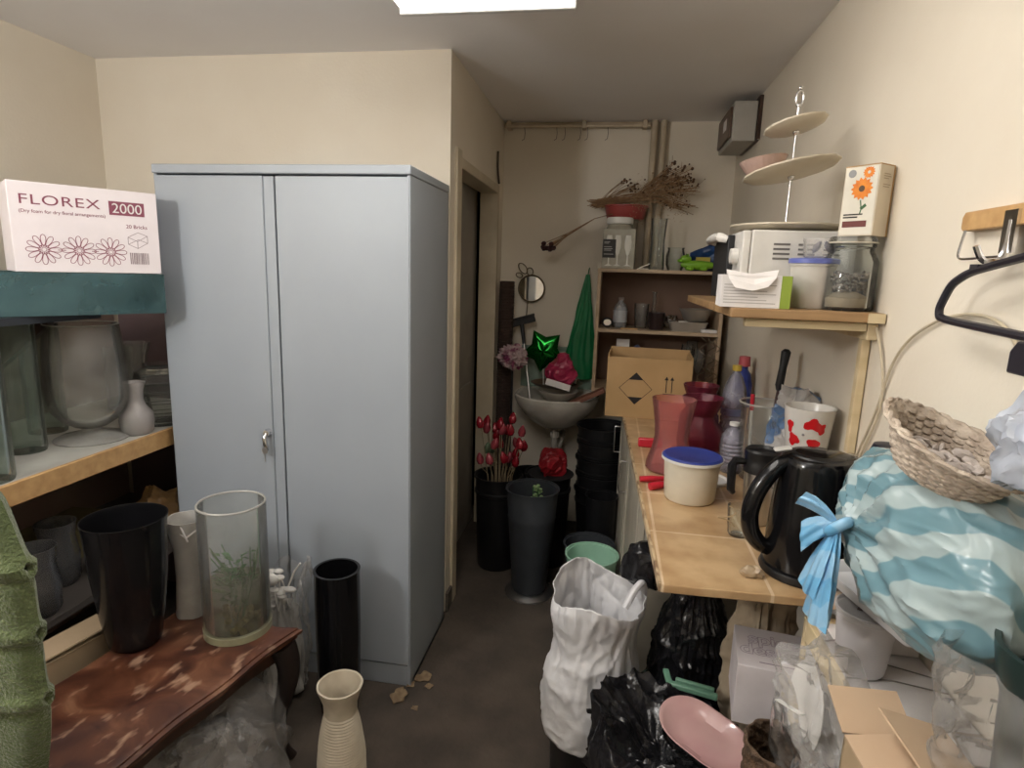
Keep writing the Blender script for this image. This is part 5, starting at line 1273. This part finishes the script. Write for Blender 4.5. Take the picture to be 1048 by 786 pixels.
t = thing('navy_bottle', 'dark navy round knob poking up behind the basket at wall', 'knob', (.552, 1.235, 1.16))
obj('knob_body', G().lathe([(0, 0), (.022, 0), (.024, .045), (.018, .06), (.030, .075), (.034, .095), (.028, .112), (0, .118)], 30), mat('navy_plastic', (.012, .012, .025), .35), t)
t.location.z = .9012
for c_ in t.children:
    c_.location.z = 0
b2 = obj('bottle_body', G().lathe([(0, 0), (.03, 0), (.032, .01), (.032, .18), (.022, .215), (0, .22)], 28), mat('navy_bottle', (.012, .012, .025), .35), t)
for c_ in list(t.children):
    if c_.name.startswith('knob_body'): c_.location.z = .215
t['label'] = 'dark navy bottle with round top peeping up behind bread basket'; t['category'] = 'bottle'

# carton, pot, film at the very front right
t = thing('tall_carton', 'open tan cardboard carton under clear film at bottom right', 'carton', (.424, .715, 0), R(3))
w, dd, h_ = .095, .24, .895
obj('carton_body', G().box(-w/2, -w/2+.004, -dd/2, dd/2, 0, h_).box(w/2-.004, w/2, -dd/2, dd/2, 0, h_).box(-w/2, w/2, -dd/2, -dd/2+.004, 0, h_).box(-w/2, w/2, dd/2-.004, dd/2, 0, h_).box(-w/2, w/2, -dd/2, dd/2, 0, .004), KRAFT_D, t, smooth=False)
KL = mat('tan_card', (.55, .40, .27), .75, col2=(.48, .34, .22), nscale=4)
obj('flap', G().box(-.002, .085, -.115, .115, -.0015, .0015, M=T(-w/2, 0, h_+.002, ry=R(-8))), KL, t, smooth=False)
obj('flap', G().box(-.09, .0, -.11, .115, -.0015, .0015, M=T(w/2+.030, 0, h_+.030, ry=R(14))), KL, t, smooth=False)
obj('flap', G().box(-.05, .05, 0, .07, -.0015, .0015, M=T(0, dd/2, h_+.002, rx=R(25))), KL, t, smooth=False)
POTM = mat('dark_green_glaze', (.020, .040, .042), .3, col2=(.012, .026, .022), nscale=14)
t = thing('dark_pot', 'dark blue-green plant pot wrapped in clear film at right edge', 'pot', (.541, .70, .8475))
tag(obj('plain_carton', G().box(-.058, .062, -.12, .12, 0, .847), KRAFT_D, loc=(.548, .705, 0), smooth=False, bevel=.002), 'plain tan carton standing under the dark plant pot', 'carton')
obj('pot_body', G().vessel([(.046, 0), (.050, .008), (.062, .22), (.068, .235), (.074, .27), (.076, .285)], .007, n=48, wob=lambda a, z: 1+(.010*math.sin(z*150+math.sin(a*3)*2) if z < .22 else 0)), POTM, t)
def sheet(fn, nu, nv, amp, fr, seed):
    g = G(); g.grid(fn, nu, nv); o_ = Vector((seed, seed*2, seed*3))
    g.bm.normal_update()
    for v in g.bm.verts:
        v.co += v.normal*ridge(v.co, fr*.45, seed)*amp*1.3
    return g
t = thing('clear_film', 'crumpled clear cellophane wrapped over dark pot at right edge', 'film', (.514, .7, .9))
def wrap(u, v):
    a = R(35)+R(235)*u
    r_ = .088+.010*math.sin(5*a); z = -.02+.235*v
    return Vector((.020+r_*math.cos(a)*(1.0), .0+r_*1.05*math.sin(a), z))
g = sheet(wrap, 70, 40, .022, 17, 1.0)
for v in g.bm.verts: v.co.x = min(v.co.x, .100)
obj('film_skin', g, CLEARP, t, sharp=22)
t = thing('clear_film_heap', 'bunched clear cellophane spilling down in front of white chest', 'film', (.395, .96, .755))
g = G().ball((0, 0, .075), .10, 5, (.58, 1.0, 1.0)).crumple(.06, 14, 12)
for v in g.bm.verts: v.co.x = min(v.co.x, .040)
obj('film_skin', g, CLEARP, t, sharp=22)
g = sheet(lambda u, v: Vector((-.045+.015*math.sin(6*u), -.13+.26*u, -.42+.46*v)), 44, 66, .030, 13, 4.0)
obj('hanging_film', g, CLEARP, t, sharp=22)
obj('white_strip', G().box(-.004, .004, -.035, .035, -.001, .001, M=T(-.062, -.01, .085, rz=R(18), rx=R(-20))), WHITE, t, smooth=False)
t = thing('wicker_bin', 'brown woven wicker bin half hidden at the bottom right', 'basket', (.375, 1.085, 0))
g = G()
def wb(u, v):
    a = 2*PI*u; k = int(v*44)
    r_ = .056+.008*v+.003*math.sin(a*10+PI*(k % 2))
    return Vector((r_*math.cos(a), r_*math.sin(a), .66*v))
V = g.grid(wb, 80, 89, cu=True); g.bm.faces.new([V[i][0] for i in range(80)])
obj('weave', g, mat('brown_wicker', (.13, .075, .04), .75, col2=(.05, .03, .018), nscale=50, bump=.6, bscale=120), t, solid=.004)
t = thing('white_plate', 'white plate standing on edge between box and white chest', 'plate', (.417, 1.085, .745))
obj('plate_disc', G().lathe([(0, .0), (.05, .0), (.080, .008), (.083, .011), (.078, .012), (.05, .004), (0, .004)], 44, M=T(ry=R(-82))), WHITE, t)
t = thing('wooden_plank', 'dark brown wooden plank edge at the bottom right corner', 'plank', (.362, .485, 0), R(10))
obj('board', G().box(-.010, .010, -.10, .055, 0, 1.045), DARKW, t, bevel=.004)

# spice box on a dark bucket
bucket('dark_bucket', .070, .082, .588, (.452, 1.31, 0), 'dark red black bucket beneath the white lettered gift box', m=mat('maroon_black', (.022, .008, .010), .4), rims=False)
t = thing('gift_box', 'white card box with outlined lettering on top near black sacks', 'box', (.398, 1.285, .5885), R(-8))
w, dd, h_ = .150, .155, .140
obj('carton', G().box(-w/2, w/2, -dd/2, dd/2, 0, h_), mat('gift_box_white', (.66, .62, .64), .6), t, smooth=False, bevel=.0015)
obj('lid_flap', G().box(-w/2+.005, w/2-.005, -dd/2-.0012, -dd/2+.0, h_-.030, h_-.001), mat('gift_box_white_flap', (.66, .62, .64), .6), t, smooth=False)
PUR = mat('grey_violet_ink', (.26, .20, .26), .7)
def outline_text(s, size, loc, sx):
    cu = bpy.data.curves.new('box_lettering', 'FONT'); cu.body = s; cu.size = size; cu.fill_mode = 'NONE'; cu.bevel_depth = .00055; cu.bevel_resolution = 0; cu.align_x = 'CENTER'; cu.space_character = .92
    cu.offset = .0008
    o = bpy.data.objects.new('box_lettering', cu); C.objects.link(o); cu.materials.append(PUR); o.parent = t; o.location = loc; o.scale = (sx, 1, 1)
outline_text('spice', .056, (.006, .014, h_+.0004), 1.05); outline_text('design', .056, (.0, -.030, h_+.0004), 1.05)
obj('small_print', G().box(-.03, .06, -.058, -.055, h_-.0005, h_+.0004), PUR, t, smooth=False)

# bin with white bag, black sacks
t = thing('waste_bin', 'black round bin holding a white plastic carrier bag', 'bin', (.015, 1.575, 0))
obj('bin_body', G().vessel([(.105, 0), (.112, .01), (.126, .37), (.130, .372), (.130, .385)], .004, n=44), BLACK, t)
t = thing('white_carrier_bag', 'open white plastic carrier bag standing up in the black bin', 'bag', (.013, 1.575, .0))
def wbag(u, v):
    a = 2*PI*u
    if v < .30:
        k = v/.30; z = .30+.10*k-.06*math.sin(PI*k); r_ = .137+.010*math.sin(PI*k)
        z = .24+.16*k; r_ = .138+.006*math.sin(PI*k)
    else:
        k = (v-.30)/.70; z = .40+.275*k; r_ = .139-.022*math.sin(PI*min(1, k*1.1))*.8-.012*k
    rn = 1+.06*noise.noise(Vector((math.cos(a)*1.5, math.sin(a)*1.5, v*3)))-.10*abs(noise.noise(Vector((math.cos(a)*4.5, math.sin(a)*4.5, v*2.5))))*min(1, v*2)
    if v > .55:
        k = (v-.55)/.45
        z += k*(.026*math.cos(2*(a-R(115)))+.014*math.sin(3*a+.5)-.050*max(0, math.cos(a-R(-55)))**2)
    r_ = max(r_*rn, .133 if z < .40 else 0)
    return Vector((r_*math.cos(a)*.98, r_*math.sin(a)*.95, z))
g = G(); g.grid(wbag, 160, 90, cu=True); g.bm.normal_update()
for v in g.bm.verts:
    v.co += v.normal*(ridge(v.co, 5, 2)*.016-.004)
obj('bag_skin', g, BAGW, t, solid=.0015)
obj('handle_loop', G().grid(lambda u, v: Vector((.095+.035*u, -.03+.022*(v-.5)+.03*u, .66+.035*math.sin(PI*u)-.06*u*u+.004*math.sin(20*v))), 16, 6) and G().tube(smooth_path([(.075, -.02, .63), (.10, .0, .68), (.125, .03, .695), (.128, .04, .63)], 5, 1), [.010]*16, 8), BAGW, t)
t = thing('black_sack', 'black bin sack stuffed under the near end of worktop', 'sack', (.284, 1.64, 0))
g = pouch(.125, .100, .72, 12, .16, .45, nu=140, nv=110, fold=10).crumple(.022, 15, 6)
obj('sack_skin', g, BAGK, t)
g = G().ball((-.150, .005, .715), .052, 5, (.95, .9, 1.35)).crumple(.03, 20, 15)
obj('tied_end', g, BAGK, t, sharp=40)
t = thing('open_sack', 'large open black sack in front holding pink dish and scraps', 'sack', (.188, 1.325, 0))
def osk(u, v):
    a = 2*PI*u; ca, sa = math.cos(a), math.sin(a)
    ca = math.copysign(abs(ca)**.8, ca); sa = math.copysign(abs(sa)**.8, sa)
    if v < .55: k = v/.55; z = .40*k; r_ = .93+.07*k
    elif v < .75: k = (v-.55)/.20; z = .40+.05*k+.055*max(0, math.cos(a-R(150)))*k; r_ = 1.0+.02*math.sin(PI*k)-.02*k
    else: k = (v-.75)/.25; z = .45-.09*k+.055*max(0, math.cos(a-R(150)))*(1-k); r_ = .98*(1-k)
    n_ = noise.noise(Vector((ca*2+5, sa*2, v*5)))*.10-abs(noise.noise(Vector((ca*3, sa*3+3, v*3+ca))))*.16+ridge(Vector((ca*r_, sa*r_, z*4)), 1.6, 3)*.13-.04
    r_ *= 1+n_*(1 if v < .8 else .3)
    z += ridge(Vector((ca*r_, sa*r_, 7)), 1.7, 5)*.035*(1 if v > .55 else 0)
    return Vector((.178*ca*r_, .150*sa*r_, max(.002, z)))
g = G(); g.grid(osk, 150, 90, cu=True); bmesh.ops.remove_doubles(g.bm, verts=g.bm.verts[:], dist=.0006)
obj('sack_skin', g, BAGK, t)
t = thing('pink_plate', 'glossy pale pink oval dish lying in the open black sack', 'dish', (.275, 1.292, .470), rot=(R(10), R(8), R(-36)))
obj('dish_body', G().vessel([(.045, 0), (.06, .004), (.085, .020), (.092, .026)], .004, n=52, wob=lambda a, z: 1+.22*math.cos(2*a)), mat('pink_glaze', (.52, .30, .30), .12, col2=(.58, .38, .36), nscale=8), t)
t = thing('green_bracket', 'pale green plastic frame piece lying on the black sack', 'frame', (.262, 1.455, .462), R(-14))
obj('frame_piece', G().box(-.06, .06, -.008, .008, 0, .014, M=T(.01, 0, .01)).box(-.008, .008, -.01, .06, 0, .012, M=T(-.05, 0, .008, rz=R(20))).box(-.05, .05, .025, .037, .0, .010, M=T(.01, 0, .008)), mat('pale_green_plastic', (.16, .33, .23), .4), t, bevel=.003)
t = thing('paper_sack', 'crumpled tan paper sack standing under the worktop end', 'sack', (.435, 1.50, 0))
g = pouch(.080, .070, .80, 22, .20, .8, nu=110, nv=90, fold=8).crumple(.022, 18, 3)
obj('sack_skin', g, mat('tan_paper', (.42, .35, .26), .8, col2=(.34, .27, .19), nscale=10), t)

# ------------------------------------------------------------------ light and camera
# unseen globe added behind the camera as a fill light
t = thing('fill_globe', 'added white fill light globe hanging unseen behind the camera', 'lamp', (-1.65, -.05, 1.97))
obj('globe', G().ball((0, 0, 0), .12, 4), mat('fill_glow', (.9, .9, .9), .5, emit=((1, .975, .94), REAR)), t)
obj('cord', G().tube([(0, 0, .12), (0, 0, .4), (0, 0, ZC-1.9705)], .006, 8), WHITE, t)
w = bpy.data.worlds.new('world'); S.world = w; w.use_nodes = True
w.node_tree.nodes['Background'].inputs[0].default_value = (.5, .5, .55, 1); w.node_tree.nodes['Background'].inputs[1].default_value = .0

cam = bpy.data.cameras.new('camera'); co = bpy.data.objects.new('camera', cam); C.objects.link(co); S.camera = co
cam.sensor_width = 36; cam.lens = 614/1048*36; cam.clip_start = .02
Rt = (0.98590736, 0.16431914, 0.03139885); Dn = (0.06103236, -0.17853907, -0.98203811); Fw = (-0.15576174, 0.97011495, -0.18605177)
co.matrix_world = Matrix(((Rt[0], -Dn[0], -Fw[0], 0), (Rt[1], -Dn[1], -Fw[1], 0), (Rt[2], -Dn[2], -Fw[2], 1.54), (0, 0, 0, 1)))
cy = S.cycles
cy.max_bounces = 12; cy.transparent_max_bounces = 40; cy.diffuse_bounces = 5; cy.glossy_bounces = 5; cy.transmission_bounces = 6
cy.caustics_reflective = False; cy.caustics_refractive = False; cy.sample_clamp_indirect = 6
cy.use_denoising = True
S.view_settings.view_transform = 'Standard'; S.view_settings.look = 'None'; S.view_settings.exposure = 0.18; S.view_settings.gamma = 1; S.view_settings.use_curve_mapping = False

# lettering becomes ordinary mesh
bpy.context.view_layer.update()
dg = bpy.context.evaluated_depsgraph_get()
for o in [o for o in S.objects if o.type == 'FONT']:
    me = bpy.data.meshes.new_from_object(o.evaluated_get(dg)); nm = o.name.split('.')[0]; cu = o.data
    n = bpy.data.objects.new(nm+'_print', me); C.objects.link(n); n.parent = o.parent
    n.location = o.location; n.rotation_euler = o.rotation_euler; n.scale = o.scale
    if not me.materials: me.materials.append(cu.materials[0])
    bpy.data.objects.remove(o)
    n.name = nm
